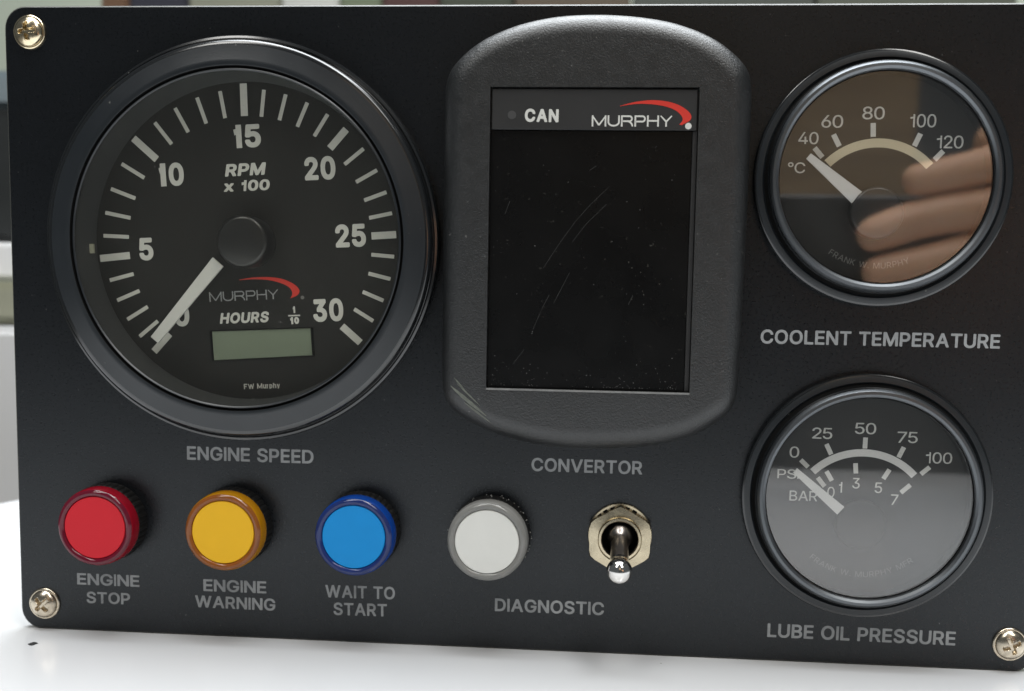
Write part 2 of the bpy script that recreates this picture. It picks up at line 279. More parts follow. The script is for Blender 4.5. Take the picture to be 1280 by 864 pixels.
  'C': (422, '184,-2;233,-5;269,0;311,13;337,27;363,47;389,76;410,112;421,151;422,158;416,162;357,161;337,119;311,89;275,69;229,59;187,63;148,78;117,102;88,145;76,178;69,214;67,253;72,308;84,347;100,377;122,403;148,422;200,439;262,436;298,420;323,400;338,380;357,339;409,337;420,341;418,364;404,400;385,429;363,453;311,487;252,503;210,505;157,496;121,482;86,459;56,429;29,387;13,347;2,295;0,227;5,184;19,135;40,93;69,56;105,27;141,9'),
  'P': (339, '1,4;57,2;66,8;68,178;195,182;237,190;283,213;319,256;333,289;339,318;336,380;326,410;312,436;288,462;263,478;224,493;181,498;12,498;0,495 70,242;66,249;69,436;190,436;224,426;247,410;266,377;271,334;263,295;244,266;221,251;188,243'),
  'S': (362, '151,-5;190,-7;232,-3;294,20;317,37;340,63;354,89;361,119;362,148;355,184;340,210;317,233;262,264;125,307;95,328;83,347;81,380;95,410;126,432;167,443;216,440;249,427;273,406;291,367;353,369;347,412;317,456;275,486;219,503;147,502;111,493;82,480;56,462;36,439;21,413;14,387;13,351;20,321;34,295;56,273;111,242;252,197;277,181;292,158;292,119;275,89;239,66;196,56;147,59;108,74;82,99;66,139;3,138;0,129;9,89;23,63;42,40;89,10'),
  'B': (349, '1,4;191,2;234,6;270,16;296,30;319,50;333,70;343,96;349,129;340,187;329,210;309,233;262,263;298,285;320,315;329,351;327,393;306,443;289,462;263,480;227,493;188,498;12,498;0,495 70,63;66,73;67,217;70,223;188,224;214,220;248,204;271,178;280,155;280,122;271,99;250,78;231,70;198,64 70,283;66,292;69,436;198,435;231,424;250,406;261,380;262,347;251,321;231,300;188,284'),
  'A': (432, '1,4;68,4;114,132;125,139;312,138;363,4;423,2;432,8;260,478;250,498;184,498;174,491;0,14 145,200;140,204;141,210;214,424;290,204;282,200'),
  'R': (354, '1,4;57,2;66,8;66,184;69,191;77,192;178,190;280,5;293,2;354,4;352,17;253,200;256,207;289,226;312,250;332,289;340,328;338,374;326,416;306,447;272,475;237,490;185,498;12,498;0,495 70,255;66,263;69,436;195,435;227,426;253,406;267,380;272,341;264,302;245,276;221,262;195,256'),
  '.': (93, '40,-2;72,5;85,17;93,37;92,57;85,73;69,86;53,91;36,91;20,83;6,70;0,53;0,34;8,17;23,4'),
  'F': (302, '1,4;57,2;66,8;69,214;270,215;276,217;280,223;280,266;273,276;68,279;67,433;77,437;296,438;302,449;302,488;296,498;12,498;0,495'),
  'K': (374, '1,4;64,4;67,164;132,232;299,4;374,4;372,14;183,282;371,486;371,497;299,498;289,495;70,255;66,263;66,491;57,498;8,498;0,495'),
  'N': (392, '1,4;57,2;66,11;63,383;67,395;310,8;322,2;390,4;392,485;387,498;332,498;324,491;325,112;322,107;78,495;64,498;8,498;0,495'),
  'W': (630, '133,4;201,2;211,8;316,393;420,8;430,2;497,4;630,481;629,496;570,498;562,491;459,94;355,491;345,498;280,496;172,93;68,491;57,498;2,496;0,485'),
  'M': (494, '3,4;56,2;65,11;66,387;216,8;226,2;265,2;275,4;282,14;425,388;429,380;428,8;435,2;493,4;494,495;488,498;409,498;399,492;249,95;96,491;86,498;4,496;0,485'),
  'U': (389, '173,-5;236,-3;295,16;345,53;374,99;385,132;389,168;389,485;383,498;331,498;321,491;320,174;311,129;293,99;269,77;236,63;203,58;167,60;128,73;101,93;80,122;68,174;67,491;56,498;10,498;1,491;0,158;10,109;33,66;69,31;115,6'),
  'H': (386, '1,4;57,2;66,8;66,217;69,223;77,225;315,223;318,8;325,2;383,4;386,485;381,498;325,498;319,495;317,295;315,289;309,287;69,289;66,491;57,498;8,498;0,495'),
  'Y': (423, '180,4;236,2;245,8;246,204;420,485;423,491;419,497;357,498;347,494;214,272;207,277;76,495;63,498;8,498;0,495;2,485;175,207'),
},
'b': {
  '0': (364, '145,-1;194,-4;223,0;258,13;282,28;311,57;329,83;347,124;359,177;364,238;362,299;353,354;335,404;314,439;281,472;246,492;211,502;168,504;133,498;98,484;69,462;42,432;24,398;10,360;0,308;0,191;9,142;25,98;45,63;79,28;109,10 165,107;142,122;123,156;112,206;109,261;117,322;132,363;144,381;156,390;185,396;203,391;217,381;238,343;250,287;250,212;239,159;220,123;196,107;179,104'),
  '2': (338, '19,5;310,2;324,7;335,19;338,34;338,83;333,95;321,106;310,109;182,109;176,113;293,244;316,282;329,322;331,369;317,419;302,442;279,465;237,492;205,501;176,504;135,502;100,493;74,480;50,461;28,436;12,407;2,369;2,340;10,323;25,314;82,313;97,318;110,331;116,363;124,378;138,390;155,395;179,395;201,386;214,372;220,351;212,322;189,287;5,89;0,75;0,28;7,15'),
  '3': (358, '139,-1;208,-3;240,3;272,16;300,34;324,57;351,104;358,136;358,174;343,226;328,250;302,276;247,308;339,416;340,474;333,487;319,497;51,498;34,491;24,477;22,416;36,395;51,390;164,390;171,386;100,302;96,247;102,229;120,216;167,215;211,206;231,193;243,168;242,142;231,122;211,110;182,104;150,109;131,118;119,133;110,159;91,174;27,174;16,170;4,158;0,142;4,113;14,83;30,60;74,22;106,7'),
  '4': (379, '227,5;289,2;305,8;319,28;320,89;362,96;374,107;379,121;379,174;374,187;356,200;324,201;320,206;319,305;313,321;304,329;289,334;234,333;217,325;220,337;289,456;290,471;286,483;275,494;260,498;202,497;181,483;6,188;0,171;1,115;8,104;21,94;205,92;208,86;209,25;215,14 144,202;146,212;199,302;205,310;208,308;206,203'),
  '5': (343, '130,-1;196,-3;228,5;257,18;284,36;304,57;321,81;334,110;343,153;341,209;328,250;305,287;275,317;234,338;190,348;135,344;130,349;134,384;138,390;289,390;312,398;322,416;322,468;318,483;301,496;59,498;43,491;32,477;6,255;11,232;30,219;88,214;138,235;179,238;195,232;211,220;221,206;228,185;228,158;218,130;199,113;176,105;150,107;128,118;117,133;107,159;91,171;27,173;15,168;4,156;0,136;5,107;30,58;53,34;77,18'),
  '6': (337, '132,-1;199,-3;234,7;259,19;282,37;309,66;325,95;334,124;337,191;329,229;311,264;285,293;263,310;196,334;276,453;279,468;275,483;254,497;187,498;167,486;42,301;20,261;6,220;0,188;0,148;8,110;21,81;44,48;71,25;103,7 161,104;141,111;125,124;115,145;112,171;117,196;130,215;150,226;173,229;195,223;212,209;223,188;226,159;219,136;205,116;187,106'),
  '7': (342, '50,5;124,3;136,8;146,19;340,404;342,471;337,484;325,495;308,498;31,498;17,495;4,483;0,468;2,416;7,404;20,393;34,390;197,390;205,386;34,46;34,22'),
  '8': (358, '137,-1;214,-2;252,7;284,21;310,40;336,69;351,98;357,124;358,165;351,197;336,228;307,264;329,296;340,331;341,378;334,407;316,441;289,468;255,489;214,502;144,502;115,494;86,481;64,465;40,439;24,410;17,384;16,340;21,317;32,290;50,264;19,222;3,185;0,136;5,104;24,66;56,33;97,10 170,104;141,111;123,124;114,145;118,171;132,188;155,200;185,203;214,196;229,185;239,171;243,153;240,133;232,121;217,111;190,104 173,310;151,317;137,328;129,349;131,369;141,384;155,392;179,396;199,394;214,386;224,375;229,357;226,340;218,325;206,317'),
  '9': (338, '77,5;149,2;170,13;288,185;317,238;331,276;338,311;338,351;332,384;319,416;301,443;273,471;248,486;219,498;184,504;152,504;120,498;88,486;62,469;33,439;18,416;6,386;0,354;0,311;6,279;21,244;41,217;71,193;100,179;141,168;60,46;61,22 155,272;135,282;120,300;112,328;114,351;123,372;138,387;158,396;181,395;202,386;216,369;225,343;224,319;216,297;202,281;181,272'),
  'C': (430, '183,-1;237,-4;272,0;313,13;345,30;380,60;401,86;420,124;430,159;427,182;412,196;397,199;339,198;321,185;306,150;287,128;257,112;223,106;193,112;170,122;149,139;131,165;120,194;114,226;117,293;126,322;138,346;154,366;176,381;220,393;249,390;269,384;297,363;320,317;342,301;403,301;415,306;427,319;429,343;421,374;409,400;386,434;359,460;333,477;301,492;263,502;211,504;170,499;135,487;97,466;61,433;37,401;14,351;3,305;0,267;3,194;16,145;38,98;68,59;97,34;141,10'),
  'A': (439, '18,5;86,2;106,11;116,25;149,118;156,125;284,124;324,22;343,4;413,3;425,8;436,19;439,40;432,63;283,468;276,484;264,495;249,498;182,498;169,491;157,477;0,46;1,22 194,232;190,238;217,313;247,235;241,232'),
  'N': (405, '20,5;88,3;103,10;112,22;114,267;118,275;289,11;307,2;377,2;398,14;405,37;405,462;402,480;391,493;377,498;316,498;302,491;292,478;290,232;287,225;115,490;97,498;30,498;17,494;5,483;0,465;0,34;5,16'),
  'R': (373, '20,5;88,3;109,16;114,31;114,165;121,171;167,171;173,168;253,19;266,6;281,2;348,3;360,8;370,19;373,34;370,48;291,194;293,200;328,232;349,270;358,314;355,375;346,404;330,433;309,456;284,475;240,492;193,498;30,498;16,493;4,481;0,462;0,34;5,16 121,281;114,287;114,384;118,389;190,389;216,384;233,372;242,351;244,328;238,305;228,293;193,281'),
  'P': (359, '20,5;88,3;109,16;114,31;116,159;214,163;255,172;298,197;322,219;337,241;351,276;357,305;359,340;354,375;343,407;328,433;300,462;275,478;237,492;190,498;30,498;16,493;3,480;0,462;0,34;5,16 121,269;114,276;114,384;118,389;190,389;214,384;228,374;239,357;244,331;240,308;228,286;211,275;188,270'),
  'M': (496, '20,5;86,3;100,10;109,22;111,209;115,219;195,22;211,5;222,2;275,3;296,16;377,215;380,206;380,37;384,19;394,7;409,2;470,3;488,13;496,37;496,462;493,478;485,490;467,498;386,498;373,494;362,484;249,199;132,484;120,495;106,498;30,498;10,488;3,480;0,465;0,34;5,16'),
  'H': (400, '20,5;88,3;100,7;111,19;114,34;114,194;118,200;123,201;281,200;284,194;284,34;289,16;298,7;313,2;374,3;392,14;400,37;400,462;396,480;386,493;371,498;313,498;301,494;289,483;284,465;284,317;278,310;118,311;114,317;114,468;110,483;97,495;77,498;27,498;16,493;5,483;0,465;0,34;5,16'),
  'O': (448, '183,-1;240,-4;275,1;319,15;350,34;389,69;412,102;432,146;443,185;448,235;446,296;436,343;415,392;389,431;348,468;307,490;263,502;211,504;170,499;135,487;97,466;62,434;38,401;15,351;3,305;0,232;3,194;16,145;36,101;59,69;98,34;141,10 220,107;173,120;153,136;137,156;117,206;114,270;126,322;151,363;188,386;231,393;275,380;295,365;310,346;330,293;334,232;323,180;298,139;263,115'),
  'U': (400, '172,-4;243,-3;301,16;333,37;357,59;387,107;400,162;400,465;395,483;380,496;313,498;301,493;289,480;286,465;283,168;275,145;260,126;240,113;211,106;176,108;150,118;129,137;117,162;114,185;114,465;109,483;100,493;88,498;33,498;16,493;3,480;0,462;0,165;10,115;33,72;74,31;121,7'),
  'S': (376, '153,-4;199,-6;237,-2;274,8;304,22;327,40;354,69;368,98;376,127;376,174;369,200;353,229;327,256;301,274;269,289;153,325;135,335;127,346;127,363;139,381;164,392;193,396;222,390;243,379;253,366;260,342;278,328;345,327;365,340;370,360;366,392;355,419;339,442;319,463;292,481;266,492;231,502;153,502;118,493;86,478;59,459;36,433;21,407;14,381;12,337;18,308;30,282;54,255;80,235;112,219;237,180;255,169;262,159;261,139;246,120;222,109;185,104;153,109;132,120;120,136;112,163;94,177;27,178;16,174;6,165;0,145;5,110;17,81;35,54;57,34;86,16;115,4'),
  'x': (343, '17,5;88,2;103,7;115,19;170,100;175,96;228,17;239,6;254,2;315,2;336,14;343,31;340,48;239,197;334,340;337,363;326,381;306,387;248,387;237,384;221,369;172,297;120,372;105,385;33,387;21,384;11,375;5,360;8,340;102,200;0,46;0,22'),
},
}
import mathutils.geometry as mg
STEM = {'m': 0.185, 'r': 0.13, 'b': 0.25}
def fillet(pts):
    """pts: (x, y[, k]); k=1 equal cut rounding, k=2 elliptical rounding"""
    out = []; n = len(pts)
    for i, p in enumerate(pts):
        k = p[2] if len(p) > 2 else 0
        v = Vector(p[:2])
        if not k or i == 0 or i == n-1: out.append(v); continue
        a, b = Vector(pts[i-1][:2]), Vector(pts[i+1][:2])
        la, lb = (a-v).length, (b-v).length
        fa = 1.0 if (len(pts[i-1]) < 3) else 0.5
        fb = 1.0 if (len(pts[i+1]) < 3) else 0.5
        if k == 2: ca, cb = la*fa, lb*fb
        else: ca = cb = min(la*fa, lb*fb)
        s, e = v+(a-v).normalized()*ca, v+(b-v).normalized()*cb
        q1, q2 = s+(v-s)*0.5523, e+(v-e)*0.5523
        for j in range(9):
            t = j/8; out.append(s*(1-t)**3+q1*3*t*(1-t)**2+q2*3*t*t*(1-t)+e*t**3)
    res = [out[0]]
    for v in out[1:]:
        if (v-res[-1]).length > 1e-4: res.append(v)
    return res
def ribbon(path, s, ext=(0, 0)):
    p = [v.copy() for v in path]; n = len(p)
    closed = n > 3 and (p[0]-p[-1]).length < 1e-4
    if not closed:
        p[0] += (p[0]-p[1]).normalized()*ext[0]; p[-1] += (p[-1]-p[-2]).normalized()*ext[1]
    L, Rr = [], []
    for i in range(n):
        if closed: a, b = p[(i-1) % (n-1)], p[(i+1) % (n-1)]
        else: a, b = p[max(0, i-1)], p[min(n-1, i+1)]
        c = p[i]
        d1 = (c-a).normalized() if (c-a).length > 1e-6 else (b-c).normalized()
        d2 = (b-c).normalized() if (b-c).length > 1e-6 else d1
        n1, n2 = Vector((-d1.y, d1.x)), Vector((-d2.y, d2.x))
        m = (n1+n2)
        if m.length < 0.35: m = n1*1.0; k = 1
        else:
            m.normalize(); k = min(1/max(0.3, m.dot(n1)), 1.7)
        L.append(c+m*k*s/2); Rr.append(c-m*k*s/2)
    return L, Rr
def glyph_w(ch, s, wx, wt=None):
    if wt and ch in OUT[wt]: return OUT[wt][ch][0]/500*wx
    w = G[ch][0]
    return s if w is None else (w*wx if ch != ' ' else w*wx)
def put_glyph(bm, ch, s, wx, fn, zstep, wt=None):
    """fn maps glyph coords (cap height 1) to panel x, z; zstep(i) gives the height of stroke i"""
    w = glyph_w(ch, s, wx, wt)
    if wt and ch in OUT[wt]:
        loops = [[Vector((int(q.split(',')[0])/500*wx, int(q.split(',')[1])/500, 0)) for q in lp.split(';')] for lp in OUT[wt][ch][1].split(' ')]
        vs_ = [bm.verts.new(P(*fn(v.x, v.y), zstep(0))) for lp in loops for v in lp]
        for t3 in mg.tessellate_polygon(loops):
            a3, b3, c3 = (vs_[i] for i in t3)
            f = bm.faces.new((a3, b3, c3))
            f.normal_update()
            if f.normal.y > 0: f.normal_flip()
        return
    parts = []
    for path in G[ch][1]:
        cur = [path[0]]
        for j in range(1, len(path)):
            cur.append(path[j])
            if j < len(path)-1 and len(path[j]) < 3:
                u1 = Vector(((path[j][0]-path[j-1][0])*w, path[j][1]-path[j-1][1])); u2 = Vector(((path[j+1][0]-path[j][0])*w, path[j+1][1]-path[j][1]))
                if u1.length > 0 and u2.length > 0 and u1.angle(u2) > math.radians(98): parts.append(cur); cur = [path[j]]
        parts.append(cur)
    for i, path in enumerate(parts):
        mp = []
        for q in path:
            X = s/2+q[0]*(w-s) if G[ch][0] is not None else s/2
            Y = s/2+q[1]*(1-s)
            mp.append((X, Y)+tuple(q[2:]))
        e = [0, 0]
        for j, (a, b) in enumerate(((path[0], path[1]), (path[-1], path[-2]))):
            dx, dy = abs(a[0]-b[0])*w, abs(a[1]-b[1])
            if a[1] in (0, 1, .72) and dy > dx*0.5: e[j] = s/2
            elif a[0] in (0, 1) and dx > dy and a[1] in (0, 1): e[j] = s/2
        L, Rr = ribbon(fillet(mp), s, e)
        lo, hi = (-0.35 if ch in 'py' else 0), 1
        for v in L+Rr: v.y = min(hi, max(lo, v.y)); v.x = min(w, max(0, v.x))
        h = zstep(i)
        vl = [bm.verts.new(P(*fn(v.x, v.y), h)) for v in L]; vr = [bm.verts.new(P(*fn(v.x, v.y), h)) for v in Rr]
        for j in range(len(vl)-1):
            try:
                f = bm.faces.new((vr[j], vr[j+1], vl[j+1], vl[j]))
            except ValueError: pass
def lettering(s, a, b, cap, stroke, h, material, parent, wx=None, shear=0.0, name='lettering', label=None, wt=None):
    """text whose baseline runs from a to b (panel mm); widths are fitted so that it fills the run"""
    a, b = Vector(a), Vector(b); run = (b-a).length; d = (b-a).normalized(); nrm = Vector((-d.y, d.x))
    if wt: stroke = STEM[wt]
    fixed = sum(glyph_w(c, stroke, 1, wt) for c in s if c not in ' ' and G[c][0] is None)
    nat = sum(glyph_w(c, stroke, 1, wt) for c in s if c == ' ' or G[c][0] is not None)
    if wx is None:
        gap = 0.11; wx = (run/cap - gap*(len(s)-1) - fixed)/nat
    else:
        gap = (run/cap - fixed - nat*wx)/max(1, len(s)-1)
    bm = bmesh.new(); x = 0
    for ch in s:
        def fn(u, v, x=x):
            q = a + d*((x+u+shear*v)*cap) + nrm*(v*cap); return q.x, q.y
        put_glyph(bm, ch, stroke, wx, fn, lambda i: h+0.04+0.006*i, wt)
        x += glyph_w(ch, stroke, wx, wt)+gap
    return new(name, bm, material, parent, smooth='keep', label=label)
def arc_lettering(s, cx, cz, r, a0, a1, cap, stroke, h, material, parent):
    bm = bmesh.new(); nat = sum(glyph_w(c, stroke, 1, 'r') for c in s)+0.18*(len(s)-1)
    k = math.radians(a1-a0)/nat; x = 0
    for ch in s:
        def fn(u, v, x=x):
            ang = math.radians(a0)+k*(x+u); rr = r-cap*v
            return cx+rr*math.cos(ang), cz+rr*math.sin(ang)
        put_glyph(bm, ch, stroke, 1, fn, lambda i: h+0.04+0.006*i, 'r'); x += glyph_w(ch, stroke, 1, 'r')+0.18
    return new('lettering', bm, material, parent, smooth='keep')
def bar(name, a, b, wa, wb, h0, h1, material, parent):
    """flat bar from a to b with widths wa, wb between heights h0 and h1"""
    a, b = Vector(a), Vector(b); d = (b-a).normalized(); n = Vector((-d.y, d.x))
    q = [a+n*wa/2, a-n*wa/2, b-n*wb/2, b+n*wb/2]; bm = bmesh.new()
    loft(bm, [[(v.x, v.y, h0) for v in q], [(v.x, v.y, h1) for v in q]])
    return new(name, bm, material, parent)
def arc_band(name, cx, cz, r0, r1, a0, a1, h0, h1, material, parent, n=40):
    bm = bmesh.new(); pts = []
    for i in range(n+1):
        a = math.radians(a0+(a1-a0)*i/n); pts.append((cx+r1*math.cos(a), cz+r1*math.sin(a)))
    for i in range(n, -1, -1):
        a = math.radians(a0+(a1-a0)*i/n); pts.append((cx+r0*math.cos(a), cz+r0*math.sin(a)))
    N = len(pts); lo = [bm.verts.new(P(x, z, h0)) for x, z in pts]; hi = [bm.verts.new(P(x, z, h1)) for x, z in pts]
    for i in range(N):
        j = (i+1) % N; bm.faces.new((lo[i], lo[j], hi[j], hi[i]))
    for i in range(n):
        bm.faces.new((hi[i], hi[i+1], hi[N-2-i], hi[N-1-i])); bm.faces.new((lo[i], lo[N-1-i], lo[N-2-i], lo[i+1]))
    return new(name, bm, material, parent)
def disc(name, cx, cz, r, h0, h1, material, parent, bev=0.0, seg=48, smooth=30, label=None):
    bm = bmesh.new()
    prof = [(0, h0), (r, h0), (r, h1-bev)] + ([(r-bev*0.3, h1-bev*0.3), (r-bev, h1)] if bev else []) + ([(0, h1)])
    if not bev: prof = [(0, h0), (r, h0), (r, h1), (0, h1)]
    lathe(bm, cx, cz, prof, seg); return new(name, bm, material, parent, smooth=smooth, label=label)
def swoosh(top, bottom, h, parent):
    """red crescent between an upper and a lower outline"""
    bm = bmesh.new(); n = len(top)
    def cat(pts, t):
        x = t*(len(pts)-1); i = min(int(x), len(pts)-2); u = x-i
        p = [Vector(pts[max(0, min(len(pts)-1, j))]) for j in (i-1, i, i+1, i+2)]
        return 0.5*((2*p[1])+(p[2]-p[0])*u+(2*p[0]-5*p[1]+4*p[2]-p[3])*u*u+(3*p[1]-p[0]-3*p[2]+p[3])*u**3)
    K = 36; a = [bm.verts.new(P(*cat(top, i/K), h)) for i in range(K+1)]; b = [bm.verts.new(P(*cat(bottom, i/K), h)) for i in range(K+1)]
    for i in range(K): bm.faces.new((b[i], b[i+1], a[i+1], a[i]))
    return new('logo_swoosh', bm, M['red'], parent, smooth='keep')

# ------------------------------------------------------------------ the control panel
panel = bpy.data.objects.new('control_panel', None); col.objects.link(panel); panel.empty_display_size = 0.05
panel['label'] = 'black metal engine control panel with three gauges, display, lamps and toggle switch'
panel['category'] = 'control panel'

bm = bmesh.new()
PW, PH = 247.4, 152.0
o0, o1 = rrect(0, 0, PW, PH, 5.2), rrect(0.35, 0.35, PW-0.35, PH-0.35, 4.9)
HOLES = [(58.6, 97.1, 44.5), (206.2, 113.2, 25.5), (206.2, 40.7, 25.5)]
def plate_loop(h, pts): return [bm.verts.new(P(x, z, h)) for x, z in pts]
back, mid, front = plate_loop(-3, o0), plate_loop(-0.35, o0), plate_loop(0, o1)
for a, b, mi in ((back, mid, 0), (mid, front, 1)):
    for i in range(len(a)):
        j = (i+1) % len(a); f = bm.faces.new((a[i], a[j], b[j], b[i])); f.material_index = mi
caps = {0: [front], 1: [back]}
for cx, cz, r in HOLES:
    ring = [(cx+r*math.cos(2*math.pi*i/72), cz+r*math.sin(2*math.pi*i/72)) for i in range(72)]
    a, b = plate_loop(0, ring), plate_loop(-3, ring); caps[0].append(a); caps[1].append(b)
    for i in range(72):
        j = (i+1) % 72; bm.faces.new((a[i], a[j], b[j], b[i]))
for k_ in caps:
    ed = []
    for lp in caps[k_]:
        for i in range(len(lp)):
            e = bm.edges.get((lp[i], lp[(i+1) % len(lp)])); ed.append(e)
    bmesh.ops.triangle_fill(bm, use_beauty=True, use_dissolve=False, edges=ed)
plate = new('face_plate', bm, [M['panel'], M['panel_edge']], panel)

TXT = [('ENGINE SPEED', (43.5,44.15), (75.1,44.1), 3.15), ('CONVERTOR', (128.15,44.0), (154.45,43.95), 3.0), ('COOLENT TEMPERATURE', (180.85,75.57), (234.7,75.54), 3.05),
 ('LUBE OIL PRESSURE', (185.2,5.8), (228.8,5.65), 3.15), ('ENGINE', (14.8,11.74), (30.9,11.74), 2.75), ('STOP', (17.15,7.1), (28.4,7.12), 2.75),
 ('ENGINE', (47.25,11.37), (63.2,11.4), 2.85), ('WARNING', (45.1,7.2), (65.45,7.12), 2.85), ('WAIT TO', (78.05,11.05), (95.35,11.2), 2.95),
 ('START', (80.1,6.7), (93.4,6.85), 2.95), ('DIAGNOSTIC', (119.9,9.35), (146.3,9.42), 3.0)]
for s, a, b, cap in TXT: lettering(s, a, b, cap*1.07, 0.185, 0.0, M['print'], plate, wt='m')

# screws -------------------------------------------------------------
def make_screw(cx, cz, ang, m):
    bm = bmesh.new(); R = 4.0
    lathe(bm, cx, cz, [(R-0.1, 0.0), (R, 0.25), (R-0.1, 0.55), (R-0.45, 0.7), (R-0.6, 0.62)], 48)
    n = 44; g = {}
    r1 = R-0.55
    def top(x, y):
        r = math.hypot(x, y); h = 0.6+1.75*math.sqrt(max(0, 1-(r/r1)**2))**1.1
        c, s = math.cos(ang), math.sin(ang); u, v = c*x+s*y, -s*x+c*y
        arm = lambda p, q: max(0, min(1, (0.52-abs(p))/0.16))*max(0, min(1, (2.15-abs(q))/0.5))
        k = max(arm(u, v), arm(v, u)); return h-1.35*k*(1-0.25*r/r1)
    rings = [[bm.verts.new(P(cx, cz, top(0, 0)))]]
    for i in range(1, n+1):
        r = r1*math.sin(math.pi/2*i/n) if i > n*0.75 else r1*math.sin(math.pi/2*i/n)
        rings.append([bm.verts.new(P(cx+r*math.cos(t), cz+r*math.sin(t), top(r*math.cos(t), r*math.sin(t)))) for t in (2*math.pi*j/72 for j in range(72))])
    for j in range(72): bm.faces.new((rings[0][0], rings[1][j], rings[1][(j+1) % 72]))
    for i in range(1, n):
        for j in range(72):
            k = (j+1) % 72; bm.faces.new((rings[i][j], rings[i][k], rings[i+1][k], rings[i+1][j]))
    return new('screw', bm, m, panel, smooth=60)
make_screw(6.35, 145.9, 0.10, M['screw']); make_screw(6.3, 6.6, 0.75, M['screw_grey'])
make_screw(241.1, 6.6, 0.4, M['screw_grey']); make_screw(241.1, 145.9, 0.3, M['screw'])

# tachometer ----------------------------------------------------------
TX, TZ = 58.6, 97.1
bm = bmesh.new()
prof = [(44.3, -40), (44.3, -3.2), (44.3, 0.05), (46.9, 0.05), (47.25, 0.5), (47.3, 4.0), (47.0, 4.7), (46.5, 4.9), (46.15, 4.6), (46.0, 4.7), (45.9, 5.9), (45.65, 6.6), (45.2, 6.95), (44.6, 7.05),
        (41.2, 8.0), (40.2, 8.25), (39.75, 8.1), (39.6, 7.6), (39.2, 7.2), (39.1, 8.0), (38.9, 8.15), (38.6, 7.9)]
lathe(bm, TX, TZ, prof, 160, mats=[0]*4+[1]*9+[0]*3+[2]*3+[0]*5)
tach = new('tachometer', bm, [M['bezel'], M['bezel_gloss'], M['gap']], panel, smooth=35)
bm = bmesh.new(); lathe(bm, TX, TZ, [(39.0, 7.4), (38.95, 7.0), (38.1, 0.0), (37.8, -1.9), (37.8, -2.2)], 128)
new('inner_ring', bm, M['reveal'], tach, smooth=35)
DH = -2.0
disc('dial_face', TX, TZ, 37.9, -2.6, DH, M['dial'], tach, seg=96)
ANG = [227.9, 219.8, 211.7, 203.4, 195.2, 186.5, 178.0, 169.2, 159.9, 149.5, 139.1, 129.1, 119.5, 110.1, 100.9, 91.8, 83.9, 75.4, 66.6, 57.7, 48.7, 38.9, 29.4, 20.4, 12.2, 4.0, -4.4, -13.1, -21.9, -30.8, -40.6]
for i, a in enumerate(ANG):
    a = math.radians(a); c, s = math.cos(a), math.sin(a)
    big = i % 5 == 0
    ro = (37.5 if i in (5, 10, 15) else 35.9) if big else 35.9-0.55*math.cos(a+0.75)
    w = 1.7 if big else 0.9
    bar('tick_mark', (58.85+29.95*c, 97.0+29.95*s), (58.85+ro*c, 97.0+ro*s), w, w, DH, DH+0.06, M['dial_print'], tach)
t = math.radians(3.4)
def tnum(s, c, w, hgt=5.45, wx=None):
    cx, cz = c; d = Vector((math.cos(t), math.sin(t))); n = Vector((-d.y, d.x)); q = Vector(c)-d*w/2-n*hgt/2
    lettering(s, q, q+d*w, hgt, 0.20, DH, M['dial_print'], tach, name='numeral', wt='b')
tnum('0', (41.9,79.4), 3.75); tnum('5', (33.2,95.2), 3.55); tnum('10', (39.5,113.05), 6.7); tnum('15', (58.25,122.25), 7.2)
tnum('20', (76.2,114.85), 7.5); tnum('25', (83.65,99.1), 7.4); tnum('30', (78.2,81.3), 7.4)
lettering('RPM', (53.0,112.65), (62.7,113.2), 2.95, 0.28, DH, M['dial_print'], tach, shear=0.2, wt='b')
lettering('x 100', (52.7,109.05), (63.9,109.65), 2.55, 0.29, DH, M['dial_print'], tach, shear=0.12, wt='b')
lettering('MURPHY', (48.9,82.7), (66.0,83.75), 2.35, 0.13, DH, M['print'], tach)
lettering('HOURS', (51.4,77.45), (63.4,78.1), 2.6, 0.30, DH, M['dial_print'], tach, shear=0.18, wt='b')
lettering('1', (69.35,80.4), (70.1,80.44), 1.6, 0.26, DH, M['dial_print'], tach, wx=1.1)
bar('fraction_bar', (68.4,79.75), (71.3,79.9), 0.32, 0.32, DH, DH+0.06, M['dial_print'], tach)
lettering('10', (68.7,77.7), (71.1,77.85), 1.7, 0.28, DH, M['dial_print'], tach)
lettering('FW Murphy'.replace('M','M'), (57.3,61.65), (66.3,62.2), 1.3, 0.2, DH, M['dial_print'], tach)
swoosh([(56.3,88.2),(59.5,88.75),(63.4,88.95),(67.0,88.55),(69.9,87.3),(71.15,85.9),(70.6,84.7),(69.0,84.0)],
       [(56.3,88.1),(59.5,88.35),(63.0,88.3),(66.0,87.75),(68.4,86.75),(69.3,85.7),(69.35,84.8),(68.9,83.95)], DH+0.05, tach)
disc('logo_dot', 71.9, 84.2, 0.45, DH, DH+0.05, M['faint_print'], tach, seg=16)
# hour-meter window: recessed display with its own frame
bm = bmesh.new()
lq = [(49.3,75.6),(74.0,76.9),(74.45,70.3),(49.75,68.5)]
lc = Vector((sum(p[0] for p in lq)/4, sum(p[1] for p in lq)/4))
def scaled(k): return [tuple(lc+(Vector(p)-lc)*k) for p in lq]
loft(bm, [[(x, z, DH+0.02) for x, z in scaled(1.04)], [(x, z, DH+0.35) for x, z in scaled(1.03)], [(x, z, DH+0.35) for x, z in scaled(1.0)], [(x, z, DH+0.05) for x, z in scaled(0.99)]], cap_first=False, cap_last=False)
fr = new('hour_meter_frame', bm, M['gap'], tach)
bm = bmesh.new(); loft(bm, [[(x, z, DH+0.0) for x, z in scaled(0.99)], [(x, z, DH+0.12) for x, z in scaled(0.985)]]); new('hour_meter_display', bm, M['lcd'], tach)
bar('needle', (52.5,92.3), (36.6,73.4), 3.3, 2.3, 1.6, 2.2, M['needle'], tach)
